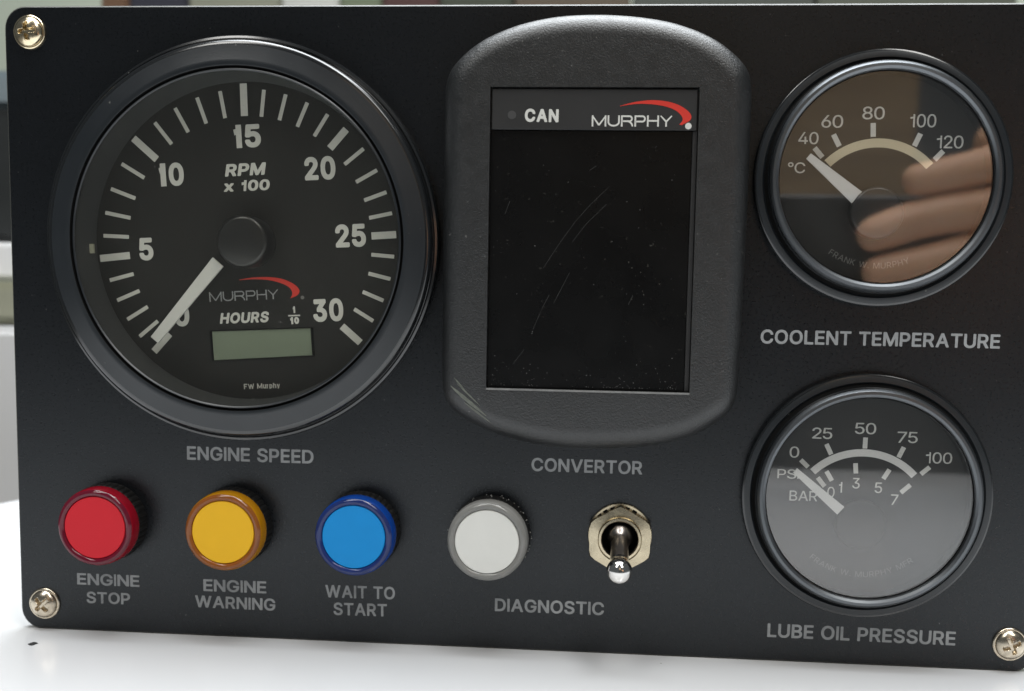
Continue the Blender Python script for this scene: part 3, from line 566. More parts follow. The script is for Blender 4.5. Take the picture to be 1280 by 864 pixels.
bar('ring_glint', (20.6, 96.1), (20.75, 93.9), 1.3, 1.3, 0.3, 1.2, mat('pale_ring_glint', (0.42, 0.42, 0.32), 0.4), tach)  # pale bar added as a light reflection on the inner ring
disc('needle_hub', 59.2, 97.1, 6.1, DH, 5.0, M['hub'], tach, bev=0.9, seg=64, smooth=50)
bm = bmesh.new(); lathe(bm, TX, TZ, [(0, 7.3), (38.8, 7.3), (38.8, 7.7), (0, 7.7)], 96); new('glass', bm, M['tach_glass'], tach)

# the two small gauges ---------------------------------------------------
GX = 206.2
def gauge_body(gz, name, label):
    bm = bmesh.new()
    prof = [(25.3, -35), (25.3, -3.2), (25.3, 0.05), (28.3, 0.05), (28.6, 0.4), (28.6, 1.9), (28.4, 2.4), (28.0, 2.6), (26.7, 2.7), (26.3, 2.4), (26.1, 2.5), (25.9, 2.8), (25.7, 4.6), (25.35, 5.6), (24.8, 6.2), (24.15, 6.3), (23.6, 5.9), (23.4, 5.2), (23.3, 4.3), (23.1, 4.2)]
    lathe(bm, GX, gz, prof, 128, mats=[0]*4+[1]*3+[0]*2+[2]*3+[1]*1+[3]*4+[2]*3)
    g = new(name, bm, [M['bezel'], M['bezel_gloss'], M['gap'], M['rim_metal']], panel, smooth=35, label=label)
    bm = bmesh.new(); lathe(bm, GX, gz, [(23.3, 4.2), (23.25, 0.2), (23.2, -0.2)], 96); new('inner_ring', bm, M['gap'], g, smooth=35)
    disc('dial_face', GX, gz, 23.3, -0.8, 0.0, M['dial'], g, seg=96)
    bm = bmesh.new(); lathe(bm, GX, gz, [(0, 4.3), (23.2, 4.3), (23.2, 4.75), (0, 4.75)], 96)
    new('glass', bm, M['glass'], g)
    return g
def num(g, s, tl, br, st=0.15, dz=0.0):
    lettering(s, (tl[0], br[1]+dz), (br[0], br[1]+dz), tl[1]-br[1], st, 0.0, M['dial_print'], g, name='numeral', wt='r')
cg = gauge_body(113.2, 'coolant_gauge', 'coolant temperature gauge reading at its 40 degree end')
num(cg, '40', (187.5,123.7), (192.0,121.0)); num(cg, '60', (192.5,127.5), (197.3,124.7)); num(cg, '80', (201.5,129.4), (206.4,126.6))
num(cg, '100', (211.9,127.8), (217.8,124.9)); num(cg, '120', (218.0,123.1), (224.0,120.3))
lettering('\u00b0C', (185.4,114.55), (189.3,114.5), 2.4, 0.14, 0.0, M['dial_print'], cg, wt='r')
TK = [((191.2,120.2),(193.05,118.1)), ((195.3,123.2),(196.7,120.6)), ((203.97,125.8),(204.12,122.75)), ((214.5,123.5),(213.3,120.75)), ((219.7,119.7),(217.9,117.75))]
for a, b in TK: bar('tick_mark', a, b, 1.15, 1.15, 0, 0.06, M['dial_print'], cg)
arc_band('scale_band', 205.4, 105.8, 14.6, 16.6, 135.5, 42.5, 0, 0.05, M['arc_cream'], cg)
bar('needle', (200.7,109.0), (189.6,118.1), 3.3, 1.5, 2.0, 2.5, M['needle'], cg)
disc('needle_hub', 205.3, 105.6, 5.9, 0, 3.0, M['hub'], cg, bev=0.7, seg=48, smooth=50)
arc_lettering('FRANK W. MURPHY', 206.2, 113.2, 20.0, 237, 292, 1.35, 0.18, 0, M['faint_print'], cg)
lg = gauge_body(40.7, 'oil_pressure_gauge', 'lube oil pressure gauge with pale glare over its glass')
num(lg, '0', (188.6,51.7), (190.8,49.1)); num(lg, '25', (193.6,56.3), (198.2,53.7)); num(lg, '50', (203.3,57.7), (208.1,55.1))
num(lg, '75', (213.0,55.9), (217.6,53.3)); num(lg, '100', (219.5,51.3), (225.6,48.7))
lettering('PSI', (186.0,44.1), (190.9,44.1), 2.2, 0.14, 0.0, M['dial_print'], lg, wt='r'); lettering('BAR', (189.0,38.9), (195.4,38.9), 2.4, 0.14, 0.0, M['dial_print'], lg, wt='r')
for a, b in [((191.25,48.6),(193.0,46.95)), ((196.95,52.5),(198.15,50.1)), ((205.8,54.3),(205.75,51.7)), ((214.6,52.3),(213.5,49.85)), ((220.65,47.8),(218.75,46.1)),
             ((195.3,44.55),(197.0,42.5)), ((197.25,46.1),(198.6,43.9)), ((203.8,48.2),(204.0,45.8)), ((211.6,46.95),(210.3,44.7)), ((216.5,43.5),(214.45,41.6))]:
    bar('tick_mark', a, b, 1.05, 1.05, 0, 0.06, M['dial_print'], lg)
arc_band('scale_band', 205.6, 34.6, 15.25, 16.95, 135.5, 43.5, 0, 0.05, M['arc_white'], lg)
for s, c in (('0', (198.5,41.2)), ('1', (200.6,42.4)), ('3', (204.15,43.5)), ('5', (209.3,42.6)), ('7', (213.1,39.9))):
    w = 1.0 if s == '1' else 1.7; num(lg, s, (c[0]-w/2, c[1]+1.25), (c[0]+w/2, c[1]-1.25), 0.15)
bar('needle', (200.5,37.3), (189.7,46.4), 2.4, 1.4, 2.0, 2.5, M['needle'], lg)
disc('needle_hub', 205.4, 33.9, 5.9, 0, 1.9, M['dial'], lg, bev=0.7, seg=48, smooth=50)
arc_lettering('FRANK W. MURPHY MFR', 206.2, 40.7, 19.5, 232, 308, 1.35, 0.18, 0, M['faint_print'], lg)

# display unit -------------------------------------------------------------
def catmull(pts, per=6):
    out = []; n = len(pts)
    for i in range(n):
        p = [Vector(pts[(i+j) % n]) for j in (-1, 0, 1, 2)]
        for k in range(per):
            u = k/per; out.append(0.5*((2*p[1])+(p[2]-p[0])*u+(2*p[0]-5*p[1]+4*p[2]-p[3])*u*u+(3*p[1]-p[0]-3*p[2]+p[3])*u**3))
    return out
half = [(141.6,148.7),(150.5,148.2),(159.0,146.7),(166.5,143.9),(171.5,140.6),(174.9,137.0),(176.1,133.0),(176.3,126),(176.3,110),(176.2,99),(176.0,85),(175.85,72),(175.7,66.0),(174.9,61.6),(172.6,58.4),(168.3,55.4),(162.5,52.9),(153.3,51.0),(141.9,50.2),
        (131.0,50.8),(120.4,53.1),(113.5,56.0),(109.6,58.6),(107.6,61.8),(107.0,66.0),(106.95,72),(106.95,85),(106.95,99),(106.95,110),(106.95,126),(107.1,132.5),(108.4,136.6),(111.8,140.4),(117.0,143.9),(124.4,146.7),(132.7,148.3)]
outl = catmull(half, 5)
area2 = sum(outl[i].x*outl[(i+1) % len(outl)].y-outl[(i+1) % len(outl)].x*outl[i].y for i in range(len(outl)))
sgn = 1 if area2 > 0 else -1
def inset(d):
    r = []; n = len(outl)
    for i in range(n):
        tg = (outl[(i+1) % n]-outl[i-1]).normalized(); nr = Vector((-tg.y, tg.x))*sgn
        r.append(outl[i]+nr*d)
    return r
HH = 8.6; RC = 5.2
loops = [[(v.x, v.y, 0.0) for v in outl], [(v.x, v.y, HH-RC) for v in outl]]
for i in range(1, 11):
    a = math.pi/2*i/10; ins = RC*(1-math.cos(a)); loops.append([(v.x, v.y, HH-RC+RC*math.sin(a)) for v in inset(ins)])
bm = bmesh.new(); vs = loft(bm, loops, cap_first=True, cap_last=False)
# front face: ring from the last loop to the window opening
WX0, WX1, WZ0, WZ1 = 117.9, 164.4, 64.2, 132.1
n = len(outl); cxw, czw = (WX0+WX1)/2, (WZ0+WZ1)/2
opening = []
for p in loops[-1]:
    dx, dz = p[0]-cxw, p[1]-czw; k = min((WX1-WX0)/2/max(1e-6, abs(dx)), (WZ1-WZ0)/2/max(1e-6, abs(dz)))
    opening.append([cxw+dx*k, czw+dz*k])
for cx_, cz_ in ((WX0, WZ0), (WX1, WZ0), (WX0, WZ1), (WX1, WZ1)):
    j = min(range(n), key=lambda i: (opening[i][0]-cx_)**2+(opening[i][1]-cz_)**2); opening[j] = [cx_, cz_]
ow = [bm.verts.new(P(x, z, HH)) for x, z in opening]; od = [bm.verts.new(P(x, z, HH-1.9)) for x, z in opening]
for i in range(n):
    j = (i+1) % n
    bm.faces.new((vs[-1][i], vs[-1][j], ow[j], ow[i])); bm.faces.new((ow[i], ow[j], od[j], od[i]))
bm.faces.new(od)
unit = new('display_unit', bm, M['housing'], panel, smooth=45)
def slab(name, x0, z0, x1, z1, h0, h1, m, parent, r=0.2):
    bm = bmesh.new(); a, b = rrect(x0, z0, x1, z1, r, 3), rrect(x0+0.12, z0+0.12, x1-0.12, z1-0.12, max(0.05, r-0.1), 3)
    loft(bm, [[(x, z, h0) for x, z in a], [(x, z, h1-0.12) for x, z in a], [(x, z, h1) for x, z in b]]); return new(name, bm, m, parent)
slab('screen', WX0+0.1, WZ0+0.25, WX1-1.2, 122.75, HH-1.85, HH-1.4, M['screen'], unit)
slab('screen_border', WX1-1.15, WZ0+0.25, WX1-0.1, 122.75, HH-1.85, HH-1.1, M['strip'], unit)
slab('label_strip', WX0+0.35, 122.85, WX1-0.35, WZ1-0.35, HH-1.85, HH-0.55, M['strip'], unit)
SH = HH-0.55
lettering('CAN', (125.7,124.5), (133.3,124.4), 2.9, 0.23, SH, M['dial_print'], unit, wt='b')
lettering('MURPHY', (140.75,123.55), (158.6,123.6), 2.45, 0.15, SH, M['dial_print'], unit)
swoosh([(146.9,128.05),(150.3,128.95),(154.0,129.35),(157.5,129.05),(160.4,128.1),(162.5,126.5),(162.6,125.1),(160.7,123.95)],
       [(146.9,128.0),(150.3,128.5),(153.5,128.5),(156.8,128.05),(159.2,127.2),(160.6,126.0),(160.9,125.0),(160.2,124.1)], SH+0.05, unit)
disc('logo_dot', 162.2, 123.75, 0.72, SH, SH+0.08, M['dial_print'], unit, seg=20)
disc('indicator_dot', 122.8, 126.0, 0.95, SH, SH+0.06, M['led'], unit, seg=20)
# pale bar paints the light along the window's lower lip, scratches on the screen
bar('lip_edge', (WX0, WZ0-0.05), (WX1, WZ0-0.05), 0.42, 0.42, HH-0.3, HH+0.12, mat('lip_highlight', (0.20,0.20,0.195), 0.45, var=0.5, vscale=500), unit)
bm = bmesh.new()
for pts in ([(130.5,92),(134,97.5),(137.5,102.5),(141,106.5),(145.2,110.6)], [(137,98),(140,102),(144.5,106.5)], [(128.4,78),(130.5,83),(132,86)], [(133,84),(136.5,91)], [(150,84),(151,86.2)], [(121.5,104),(122.6,107)], [(140.5,114),(142,115)], [(124,70),(126.5,73.4)], [(155,119),(155.4,119.5)]):
    L, Rr = ribbon([Vector(p) for p in pts], 0.08)
    a = [bm.verts.new(P(v.x, v.y, HH-1.37)) for v in L]; b = [bm.verts.new(P(v.x, v.y, HH-1.37)) for v in Rr]
    for i in range(len(a)-1): bm.faces.new((b[i], b[i+1], a[i+1], a[i]))
sc_ = new('scratches', bm, mat('scratched_plastic', (0.024,0.024,0.023), 0.6, var=0.95, vscale=400), unit, smooth='keep')
# pale scuff on the lower left corner of the housing
bm = bmesh.new()
for a, b, w in (((109.6,64.6),(118.0,57.9),0.9), ((111.2,65.2),(116.6,60.2),0.35), ((112.9,60.9),(119.0,56.3),0.5), ((110.4,66.6),(113.0,63.8),0.3)):
    a, b = Vector(a), Vector(b); d = (b-a).normalized(); nn = Vector((-d.y, d.x)); prev = None
    for i in range(13):
        u = i/12; c = a+(b-a)*u; ww = w*(0.2+0.8*math.sin(math.pi*u))*(0.8+0.4*random.random())
        dd = min((Vector((c.x, c.y))-v).length for v in outl)
        hh = HH-RC+math.sqrt(max(0, RC*RC-max(0, RC-dd)**2))+0.08
        q = (bm.verts.new(P(c.x+nn.x*ww/2, c.y+nn.y*ww/2, hh)), bm.verts.new(P(c.x-nn.x*ww/2, c.y-nn.y*ww/2, hh)))
        if prev: bm.faces.new((prev[0], prev[1], q[1], q[0]))
        prev = q
new('scuff_mark', bm, mat('scuffed_plastic', (0.12,0.13,0.11), 0.6, var=0.6, vscale=700), unit)

# indicator lamps -------------------------------------------------------------
LZ, LH = 28.2, 8.8
def lamp(x, ring_c, side_c, disc_c, label):
    bm = bmesh.new(); seg = 120; teeth = 40
    def ring(r0, r1, h):
        return [(x+(r1 if (i % 3) else r0)*math.cos(2*math.pi*i/seg), LZ+(r1 if (i % 3) else r0)*math.sin(2*math.pi*i/seg), h) for i in range(seg)]
    loft(bm, [ring(9.65, 9.65, 0), ring(9.45, 9.7, 0.4), ring(9.45, 9.7, 4.3), ring(9.3, 9.5, 4.7), ring(9.0, 9.0, 4.7)], cap_first=True, cap_last=True)
    base = new('indicator_lamp', bm, M['collar'], panel, label=label)
    bm = bmesh.new()
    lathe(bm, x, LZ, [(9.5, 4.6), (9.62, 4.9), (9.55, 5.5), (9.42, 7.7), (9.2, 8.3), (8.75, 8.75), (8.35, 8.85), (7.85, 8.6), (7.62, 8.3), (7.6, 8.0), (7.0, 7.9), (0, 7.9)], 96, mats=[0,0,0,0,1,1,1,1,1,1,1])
    new('lens', bm, [lens_mat(label.split()[0]+'_lens_side', side_c), lens_mat(label.split()[0]+'_lens_rim', ring_c)], base, smooth=50)  # one plastic: brighter side colour stands in for light passing through it
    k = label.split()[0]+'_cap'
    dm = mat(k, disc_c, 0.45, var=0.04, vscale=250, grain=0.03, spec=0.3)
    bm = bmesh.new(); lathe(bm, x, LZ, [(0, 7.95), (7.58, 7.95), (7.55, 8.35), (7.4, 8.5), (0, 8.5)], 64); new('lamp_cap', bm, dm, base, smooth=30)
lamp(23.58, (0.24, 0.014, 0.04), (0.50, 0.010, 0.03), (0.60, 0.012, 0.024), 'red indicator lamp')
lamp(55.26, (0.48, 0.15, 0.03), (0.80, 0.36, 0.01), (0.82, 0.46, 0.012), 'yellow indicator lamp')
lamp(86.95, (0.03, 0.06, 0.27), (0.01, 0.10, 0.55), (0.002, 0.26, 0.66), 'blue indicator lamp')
lamp(118.63, (0.42, 0.415, 0.39), (0.50, 0.495, 0.47), (0.74, 0.74, 0.70), 'white indicator lamp')

# toggle switch -------------------------------------------------------------
SX, SZ = 149.6, 29.3
bm = bmesh.new(); seg = 120
def wring(h, rin):
    o = []
    for i in range(seg):
        a = 2*math.pi*i/seg; o.append((SX+rin*math.cos(a), SZ+rin*math.sin(a), h))
    return o
loft(bm, [wring(0, 7.6), wring(0.75, 7.6), wring(0.9, 7.45), wring(0.9, 5.0)], cap_last=True)
sw = new('toggle_switch', bm, M['brass'], panel, smooth=30)
for a in (60, 76, 106, 122, 137):
    c, s = math.cos(math.radians(a)), math.sin(math.radians(a)); q = Vector((SX+6.75*c, SZ+6.75*s)); d = Vector((-s, c))*0.55
    bar('washer_notch', q-d, q+d, 0.55, 0.55, 0.7, 0.96, M['gap'], sw)
bm = bmesh.new()
def hexr(r, h, k=0.0):
    o = []
    for i in range(36):
        a = math.radians(30+i*10); base = r*math.cos(math.radians(30))/math.cos(((a-math.pi/6) % (math.pi/3))-math.pi/6)
        o.append((SX+min(base, r-k)*math.cos(a), SZ-0.75+min(base, r-k)*math.sin(a), h))
    return o
loft(bm, [hexr(8.25, 0.9), hexr(8.25, 2.5), hexr(8.25, 2.9, 0.35)], cap_last=False)
v0 = hexr(8.25, 2.9, 0.35)
bm2v = [bm.verts.new(P(*p)) for p in v0]; inn = [bm.verts.new(P(SX+5.2*math.cos(math.radians(30+i*10)), SZ-0.75+5.2*math.sin(math.radians(30+i*10)), 3.15)) for i in range(36)]
for i in range(36):
    j = (i+1) % 36; bm.faces.new((bm2v[i], bm2v[j], inn[j], inn[i]))
bmesh.ops.remove_doubles(bm, verts=bm.verts[:], dist=1e-7)
new('hex_nut', bm, M['brass'], sw, smooth=30)
bm = bmesh.new(); lathe(bm, SX, SZ-0.2, [(5.15, 0.9), (5.15, 4.6), (4.95, 4.95), (4.45, 5.0), (4.2, 4.7), (4.1, 1.2), (0, 1.0)], 64, mats=[0,0,0,0,1,1]); new('bushing', bm, [M['brass'], M['gap']], sw, smooth=40)
A0, A1 = P(149.6, 29.9, 2.2), P(149.62, 24.1, 17.2)
ax_ = (A1-A0); Ln = ax_.length/MM; ax_.normalize(); sd = ax_.cross(Vector((0, 0, 1))).normalized(); up = sd.cross(ax_)
prof = [(0, -2.6), (1.6, -2.3), (2.9, -1.2), (3.4, 0), (3.2, 1.4), (2.7, 2.4), (2.3, 3.0), (2.1, 3.6), (2.0, 6), (2.1, 9), (2.15, 11.6), (2.3, 13.0)]
for i in range(1, 15):
    a = -0.75+(math.pi/2+0.75)*i/14; prof.append((2.95*math.cos(a) if i < 14 else 0, 15.2+2.95*math.sin(a)))
bm = bmesh.new(); rg = []
for r, d in prof:
    if r == 0: rg.append([bm.verts.new(A0+ax_*d*MM)])
    else: rg.append([bm.verts.new(A0+ax_*d*MM+(sd*math.cos(2*math.pi*i/40)+up*math.sin(2*math.pi*i/40))*r*MM) for i in range(40)])
for k in range(len(rg)-1):
    a, b = rg[k], rg[k+1]
    for i in range(40):
        j = (i+1) % 40
        f = bm.faces.new((a[0], b[i], b[j])) if len(a) == 1 else bm.faces.new((a[i], a[j], b[0])) if len(b) == 1 else bm.faces.new((a[i], a[j], b[j], b[i]))
        f.material_index = 1 if k >= 10 else 0
new('lever', bm, [M['lever'], M['chrome']], sw, smooth=60)

# ------------------------------------------------------------------ dust and lint
def flecks(pts, m, parent, name='dust'):
    bm = bmesh.new()
    for x, z, h, r in pts:
        a0 = random.random()*6.28; st = random.uniform(0.5, 1.0); n_ = 6; vs_ = []
        for j in range(n_):
            a = 6.2832*j/n_; rr_ = r*random.uniform(0.6, 1.2); u, v = rr_*math.cos(a), rr_*st*math.sin(a)
            vs_.append(bm.verts.new(P(x+u*math.cos(a0)-v*math.sin(a0), z+u*math.sin(a0)+v*math.cos(a0), h)))
        tp = bm.verts.new(P(x, z, h+r*0.6))
        for j in range(n_): bm.faces.new((vs_[j], vs_[(j+1) % n_], tp))
    o = new(name, bm, m, parent); o['kind'] = 'stuff'; return o
dust_m = mat('pale_lint', (0.32, 0.32, 0.30), 0.9)
dim_m = mat('dull_dust', (0.085, 0.085, 0.082), 0.9)
free = lambda x, z: all((x-cx)**2+(z-cz)**2 > (r+3.5)**2 for cx, cz, r in HOLES) and not (105 < x < 178 and z > 48)
rp = []
while len(rp) < 240:
    x, z = random.uniform(2, 245), random.uniform(2, 150)
    if free(x, z): rp.append((x, z, 0.01, 0.07+0.13*random.random()**4))
flecks(rp, dim_m, plate)
flecks([(118.63+r*math.cos(a), LZ+r*math.sin(a), random.uniform(0.3, 3.8), random.uniform(0.08, 0.24)) for a, r in ((random.uniform(-0.7, 3.3), random.uniform(9.6, 10.0)) for _ in range(44))], dust_m, panel)
sd_ = []
for _ in range(190):
    x = random.uniform(WX0+1, WX1-2.5); e = random.random()
    z = WZ0+0.8+(random.random()**3)*5.5 if e < 0.72 else random.uniform(66, 121)
    if e < 0.72 and 132 < x < 143 and random.random() < 0.6: continue
    sd_.append((x, z, HH-1.39, random.uniform(0.05, 0.17)))
flecks(sd_, dim_m, unit)
flecks([(47.8*math.cos(a)*k+TX, 47.8*math.sin(a)*k+TZ, 7.4-2.8*abs(k-0.9)*10, random.uniform(0.07, 0.2)) for a, k in ((random.uniform(1.6, 4.2), random.uniform(0.87, 0.93)) for _ in range(26))], dust_m, tach)

# ------------------------------------------------------------------ table
def tag(o, label, cat, group=None):
    o['label'] = label; o['category'] = cat
    if group: o['group'] = group
k = NT('white_laminate')
c = k.mix(k.noise(9, 4), (0.63, 0.64, 0.66), (0.69, 0.69, 0.69))
sp = k.ramp(k.noise(420, 2, 0.5), 0.775, 0.79); c = k.mix(sp, c, (0.25, 0.24, 0.22)); k.l(c, k.b.inputs['Base Color'])
rr = k.n('ShaderNodeMapRange'); k.l(k.noise(25, 5), rr.inputs[0]); rr.inputs[3].default_value = 0.10; rr.inputs[4].default_value = 0.22; k.l(rr.outputs[0], k.b.inputs['Roughness'])
k.b.inputs['Specular IOR Level'].default_value = 0.6
M['table'] = k.m
tb = bpy.data.objects.new('table', None); col.objects.link(tb); tag(tb, 'glossy white laminate table the control panel stands on', 'table')
bm = bmesh.new()
quad = [(-278, -345), (900, -300), (900, 262), (-54, 260)]
top = [bm.verts.new((x*MM, y*MM, 0)) for x, y in quad]; bot = [bm.verts.new((x*MM, y*MM, -0.025)) for x, y in quad]
bm.faces.new(top); bm.faces.new(bot[::-1])
for i in range(len(quad)):
    j = (i+1) % len(quad); bm.faces.new((bot[i], bot[j], top[j], top[i]))
new('table_top', bm, M['table'], tb)
for x, y in ((-215, -290), (840, -250), (840, 200), (-20, 200)):
    bm = bmesh.new(); bmesh.ops.create_cube(bm, size=1)
    for v in bm.verts: v.co = Vector((v.co.x*0.04+x*MM, v.co.y*0.04+y*MM, (v.co.z-0.5)*0.72-0.0255))
    new('leg', bm, mat('grey_steel_leg', (0.3, 0.3, 0.3), 0.4), tb)
bm = bmesh.new()
bmesh.ops.create_icosphere(bm, subdivisions=2, radius=1)
for v in bm.verts:
    v.co = Vector((9.4+v.co.x*0.95+0.2*math.sin(5*v.co.y), -12.5+v.co.y*1.3, 0.12+v.co.z*0.14))*MM
cr = new('dirt_crumb', bm, mat('dark_crumb', (0.02, 0.02, 0.02), 0.8), None, smooth=60); tag(cr, 'small dark crumb on the white table below the red lamp', 'crumb')

# ------------------------------------------------------------------ background behind the panel
def box(name, x0, x1, y0, y1, z0, z1, m, parent=None, rz=0.0, bev=0.004):
    bm = bmesh.new(); bmesh.ops.create_cube(bm, size=1)
    cx_, cy_, cz_ = (x0+x1)/2, (y0+y1)/2, (z0+z1)/2
    for v in bm.verts: v.co = Vector((v.co.x*(x1-x0), v.co.y*(y1-y0), v.co.z*(z1-z0)))
    if bev: bmesh.ops.bevel(bm, geom=bm.edges[:], offset=bev, segments=2, affect='EDGES')
    o = new(name, bm, m, parent, smooth=35); o.location = (cx_, cy_, cz_); o.rotation_euler = (0, 0, rz); return o
fl = box('floor', -4, 4, -4, 3, -0.80, -0.75, mat('grey_floor', (0.42, 0.40, 0.38), 0.5, vscale=2), bev=0); fl['kind'] = 'structure'
wl = box('wall', -4, 4, 1.6, 1.7, -0.75, 2.4, mat('pale_wall', (0.34, 0.37, 0.30), 0.8, vscale=3), bev=0); wl['kind'] = 'structure'


def thing(o, label, cat, group=None): tag(o, label, cat, group); return o
thing(box('cabinet', -0.46, 0.05, 0.29, 0.60, -0.75, 0.064, mat('grey_cabinet_paint', (0.74, 0.74, 0.74), 0.5, vscale=3)), 'plain light grey cabinet behind the left edge of the control panel', 'cabinet')
thing(box('document_tray', -0.40, -0.02, 0.30, 0.56, 0.065, 0.087, mat('olive_tray_plastic', (0.33, 0.33, 0.25), 0.5)), 'flat olive tray lying on the grey cabinet behind the panel', 'tray')
thing(box('paper_stack', -0.39, -0.03, 0.31, 0.55, 0.088, 0.107, mat('white_paper', (0.85, 0.85, 0.85), 0.7), bev=0.002), 'white stack of paper on the olive tray behind the panel', 'paper stack')
eq = thing(box('equipment_case', -0.36, -0.05, 0.33, 0.52, 0.108, 0.178, mat('dark_case_plastic', (0.02, 0.022, 0.022), 0.45)), 'dark equipment case on the white paper stack, left of the panel', 'equipment case')
eq2 = box('front_cap', -0.215, -0.19, 0.322, 0.3295, 0.122, 0.136, mat('olive_cap', (0.20, 0.21, 0.09), 0.5), bev=0.003)
eq2.parent = eq; eq2.matrix_parent_inverse = Matrix.Translation(eq.location).inverted()
thing(box('blue_grey_carton', -0.33, -0.12, 0.34, 0.46, 0.179, 0.20, mat('slate_carton', (0.20, 0.24, 0.26), 0.6)), 'flat blue grey carton on top of the dark equipment case', 'carton')
sh = bpy.data.objects.new('storage_shelf', None); col.objects.link(sh); sh.location = (0.08, 0.6, -0.75)
thing(sh, 'grey steel storage shelf behind the control panel with boxes along it', 'shelf')
shm = mat('grey_shelf_steel', (0.3, 0.31, 0.29), 0.5)
def kid(o):
    o.parent = sh; o.matrix_parent_inverse = Matrix.Translation(sh.location).inverted(); return o
kid(box('shelf_board', -0.48, 0.66, 0.62, 0.92, 0.03, 0.05, shm)); kid(box('shelf_board', -0.48, 0.66, 0.62, 0.92, -0.40, -0.38, shm))
for x in (-0.475, 0.635):
    for y in (0.625, 0.895): kid(box('upright', x, x+0.02, y, y+0.02, -0.75, 0.0295, shm))
S = 1.0
items = [('book', -275, -252, 330, (0.20,0.10,0.05), 'narrow brown book at the left end of the shelf behind the panel', 'book'),
 ('binder', -251, -203, 322, (0.03,0.03,0.05), 'dark blue ring binder beside the brown book on the shelf', 'binder'),
 ('carton', -202, -127, 335, (0.36,0.36,0.27), 'beige carton between dark binder and white carton on the shelf', 'carton'),
 ('carton', -126, -80, 338, (0.80,0.80,0.74), 'white carton on the shelf behind the panel top edge', 'carton'),
 ('carton', -79, -46, 330, (0.22,0.26,0.16), 'green carton right of the white carton on the shelf', 'carton'),
 ('binder', -45, 0, 326, (0.10,0.035,0.03), 'dark red ring binder beside the green carton on the shelf', 'binder'),
 ('carton', 1, 58, 322, (0.07,0.08,0.05), 'dark olive carton beside the dark red binder', 'carton'),
 ('carton', 60, 150, 328, (0.15,0.11,0.07), 'wide brown carton near the middle of the shelf', 'carton'),
 ('carton', 152, 290, 324, (0.10,0.11,0.09), 'wide charcoal carton right of the brown carton', 'carton'),
 ('carton', 292, 440, 326, (0.14,0.15,0.11), 'grey green carton at the right end of the shelf', 'carton')]
for nm, x0, x1, zt, c, lab, cat in items:
    thing(box(nm, x0*MM, x1*MM, 0.66, 0.86, 0.0505, zt*MM+0.03, mat(nm+'_surface', tuple(q*0.62 for q in c), 0.6, var=0.2, vscale=8), bev=0.002), lab, cat)

# ------------------------------------------------------------------ what the gauge glasses mirror: cupboard, phone and hand of the photographer
k = NT('cupboard_wood')
mp_ = k.n('ShaderNodeMapping'); mp_.inputs['Scale'].default_value = (0.8, 1, 9); k.l(k.co.outputs['Object'], mp_.inputs[0])
nz = k.n('ShaderNodeTexNoise'); nz.inputs['Scale'].default_value = 7; nz.inputs['Detail'].default_value = 5; k.l(mp_.outputs[0], nz.inputs['Vector'])
k.l(k.mix(nz.outputs['Fac'], (0.09, 0.05, 0.025), (0.40, 0.27, 0.15)), k.b.inputs['Base Color']); k.b.inputs['Roughness'].default_value = 0.45
wood_m = k.m
cup = thing(box('cupboard', 0.10, 0.475, -1.38, -1.10, 0.19, 1.0, wood_m), 'brown wooden cupboard mirrored in the coolant gauge glass', 'cupboard')
bm = bmesh.new()
lo = rrect(138, 57, 296, 132, 9, 6)
li = rrect(139, 58, 295, 131, 8, 6)
loft(bm, [[(x, z, 275.4) for x, z in li], [(x, z, 276.2) for x, z in lo], [(x, z, 282.6) for x, z in lo], [(x, z, 283.4) for x, z in li]])
ph = new('smartphone', bm, mat('black_phone_case', (0.012, 0.012, 0.013), 0.35), None, smooth=35)
thing(ph, 'black smartphone held sideways, mirrored in the coolant gauge glass', 'smartphone')

skin = NT('skin'); cs = skin.mix(skin.noise(60, 4), (0.62, 0.32, 0.18), (0.74, 0.44, 0.28)); skin.l(cs, skin.b.inputs['Base Color'])
skin.b.inputs['Roughness'].default_value = 0.5; skin.b.inputs['Subsurface Weight'].default_value = 0.1; skin.b.inputs['Subsurface Scale'].default_value = 0.004
skin.bump(skin.noise(700, 3), 0.3, 0.0004)
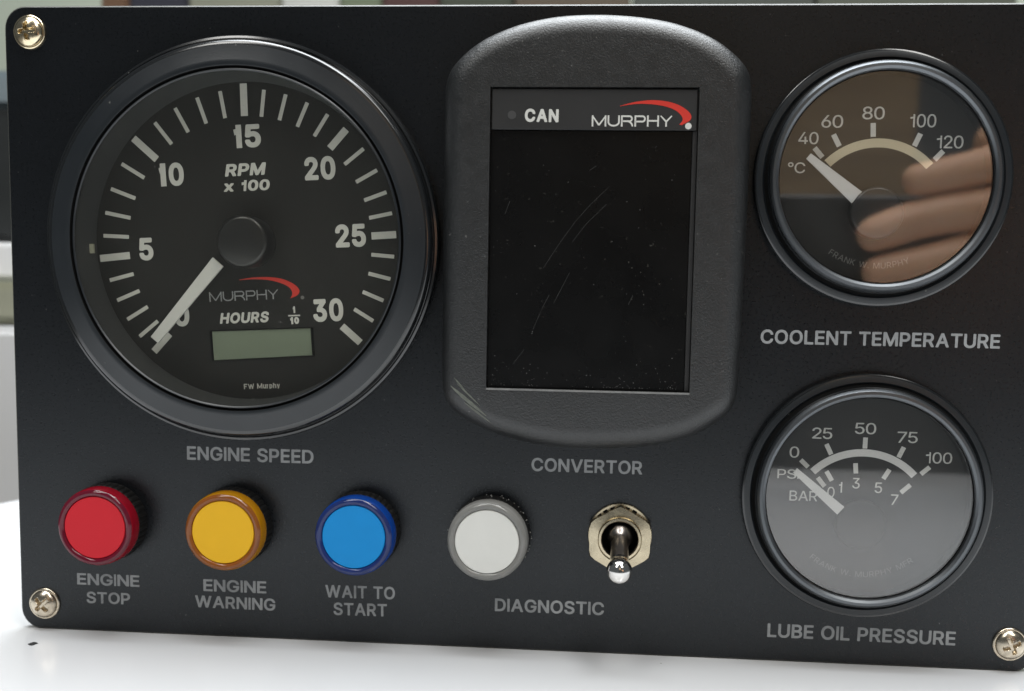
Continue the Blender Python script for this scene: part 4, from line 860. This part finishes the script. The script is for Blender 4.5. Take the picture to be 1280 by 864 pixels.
# joints: (x, z, h, radius)
J = [(395,85,330,22), (362,95,312,24), (338,108,293,20),
     (348,156,290,12), (330,152,270,10), (297,142,263,8.6), (268,136,262,7.6),          # index
     (345,135,284,13), (320,128,266,10.5), (282,123,263,9.6), (250,111,263,8.2),        # middle
     (340,116,284,12), (314,111,267,10), (282,102,263,8.8), (253,96,263,7.6),           # ring
     (338,95,286,11), (318,88,268,9), (290,80,264,8.0), (266,74,264,6.8),               # little
     (352,158,302,12), (334,164,306,10), (310,156,300,9)]                               # thumb over the screen side
E_ = [(0,1),(1,2),(2,3),(3,4),(4,5),(5,6),(2,7),(7,8),(8,9),(9,10),(2,11),(11,12),(12,13),(13,14),(1,15),(15,16),(16,17),(17,18),(1,19),(19,20),(20,21)]
me = bpy.data.meshes.new('person'); me.from_pydata([tuple(P(a, b, c)) for a, b, c, r in J], E_, [])
ob = bpy.data.objects.new('person', me); col.objects.link(ob)
sk = ob.modifiers.new('skin', 'SKIN'); sk.use_smooth_shade = True
for i, (a, b, c, r) in enumerate(J): me.skin_vertices[0].data[i].radius = (r*MM, r*MM)
me.skin_vertices[0].data[0].use_root = True
sb = ob.modifiers.new('sub', 'SUBSURF'); sb.levels = 2; sb.render_levels = 2
dg = bpy.context.evaluated_depsgraph_get(); body = bpy.data.meshes.new_from_object(ob.evaluated_get(dg)); ob.modifiers.clear(); ob.data = body
body.materials.clear(); body.materials.append(skin.m)
for p in body.polygons: p.use_smooth = True
thing(ob, 'hand of a person with fingers curled round the smartphone, dark sleeve', 'person')
bm = bmesh.new()
a, b = P(388, 87, 326), P(620, -60, 560); d = (b-a).normalized(); u = d.orthogonal().normalized(); w = d.cross(u); rg = []
for i in range(25):
    t_ = i/24; c = a+(b-a)*t_; r = (0.031+0.022*t_)*(1+0.03*math.sin(i*2.3))
    rg.append([bm.verts.new(c+(u*math.cos(2*math.pi*j/32)+w*math.sin(2*math.pi*j/32))*r*(1+0.03*math.sin(3*j+i))) for j in range(32)])
for i in range(24):
    for j in range(32): k2 = (j+1) % 32; bm.faces.new((rg[i][j], rg[i][k2], rg[i+1][k2], rg[i+1][j]))
bm.faces.new(rg[-1])
new('sleeve', bm, mat('dark_sleeve_cloth', (0.03, 0.03, 0.035), 0.85, var=0.4), ob, smooth=60)
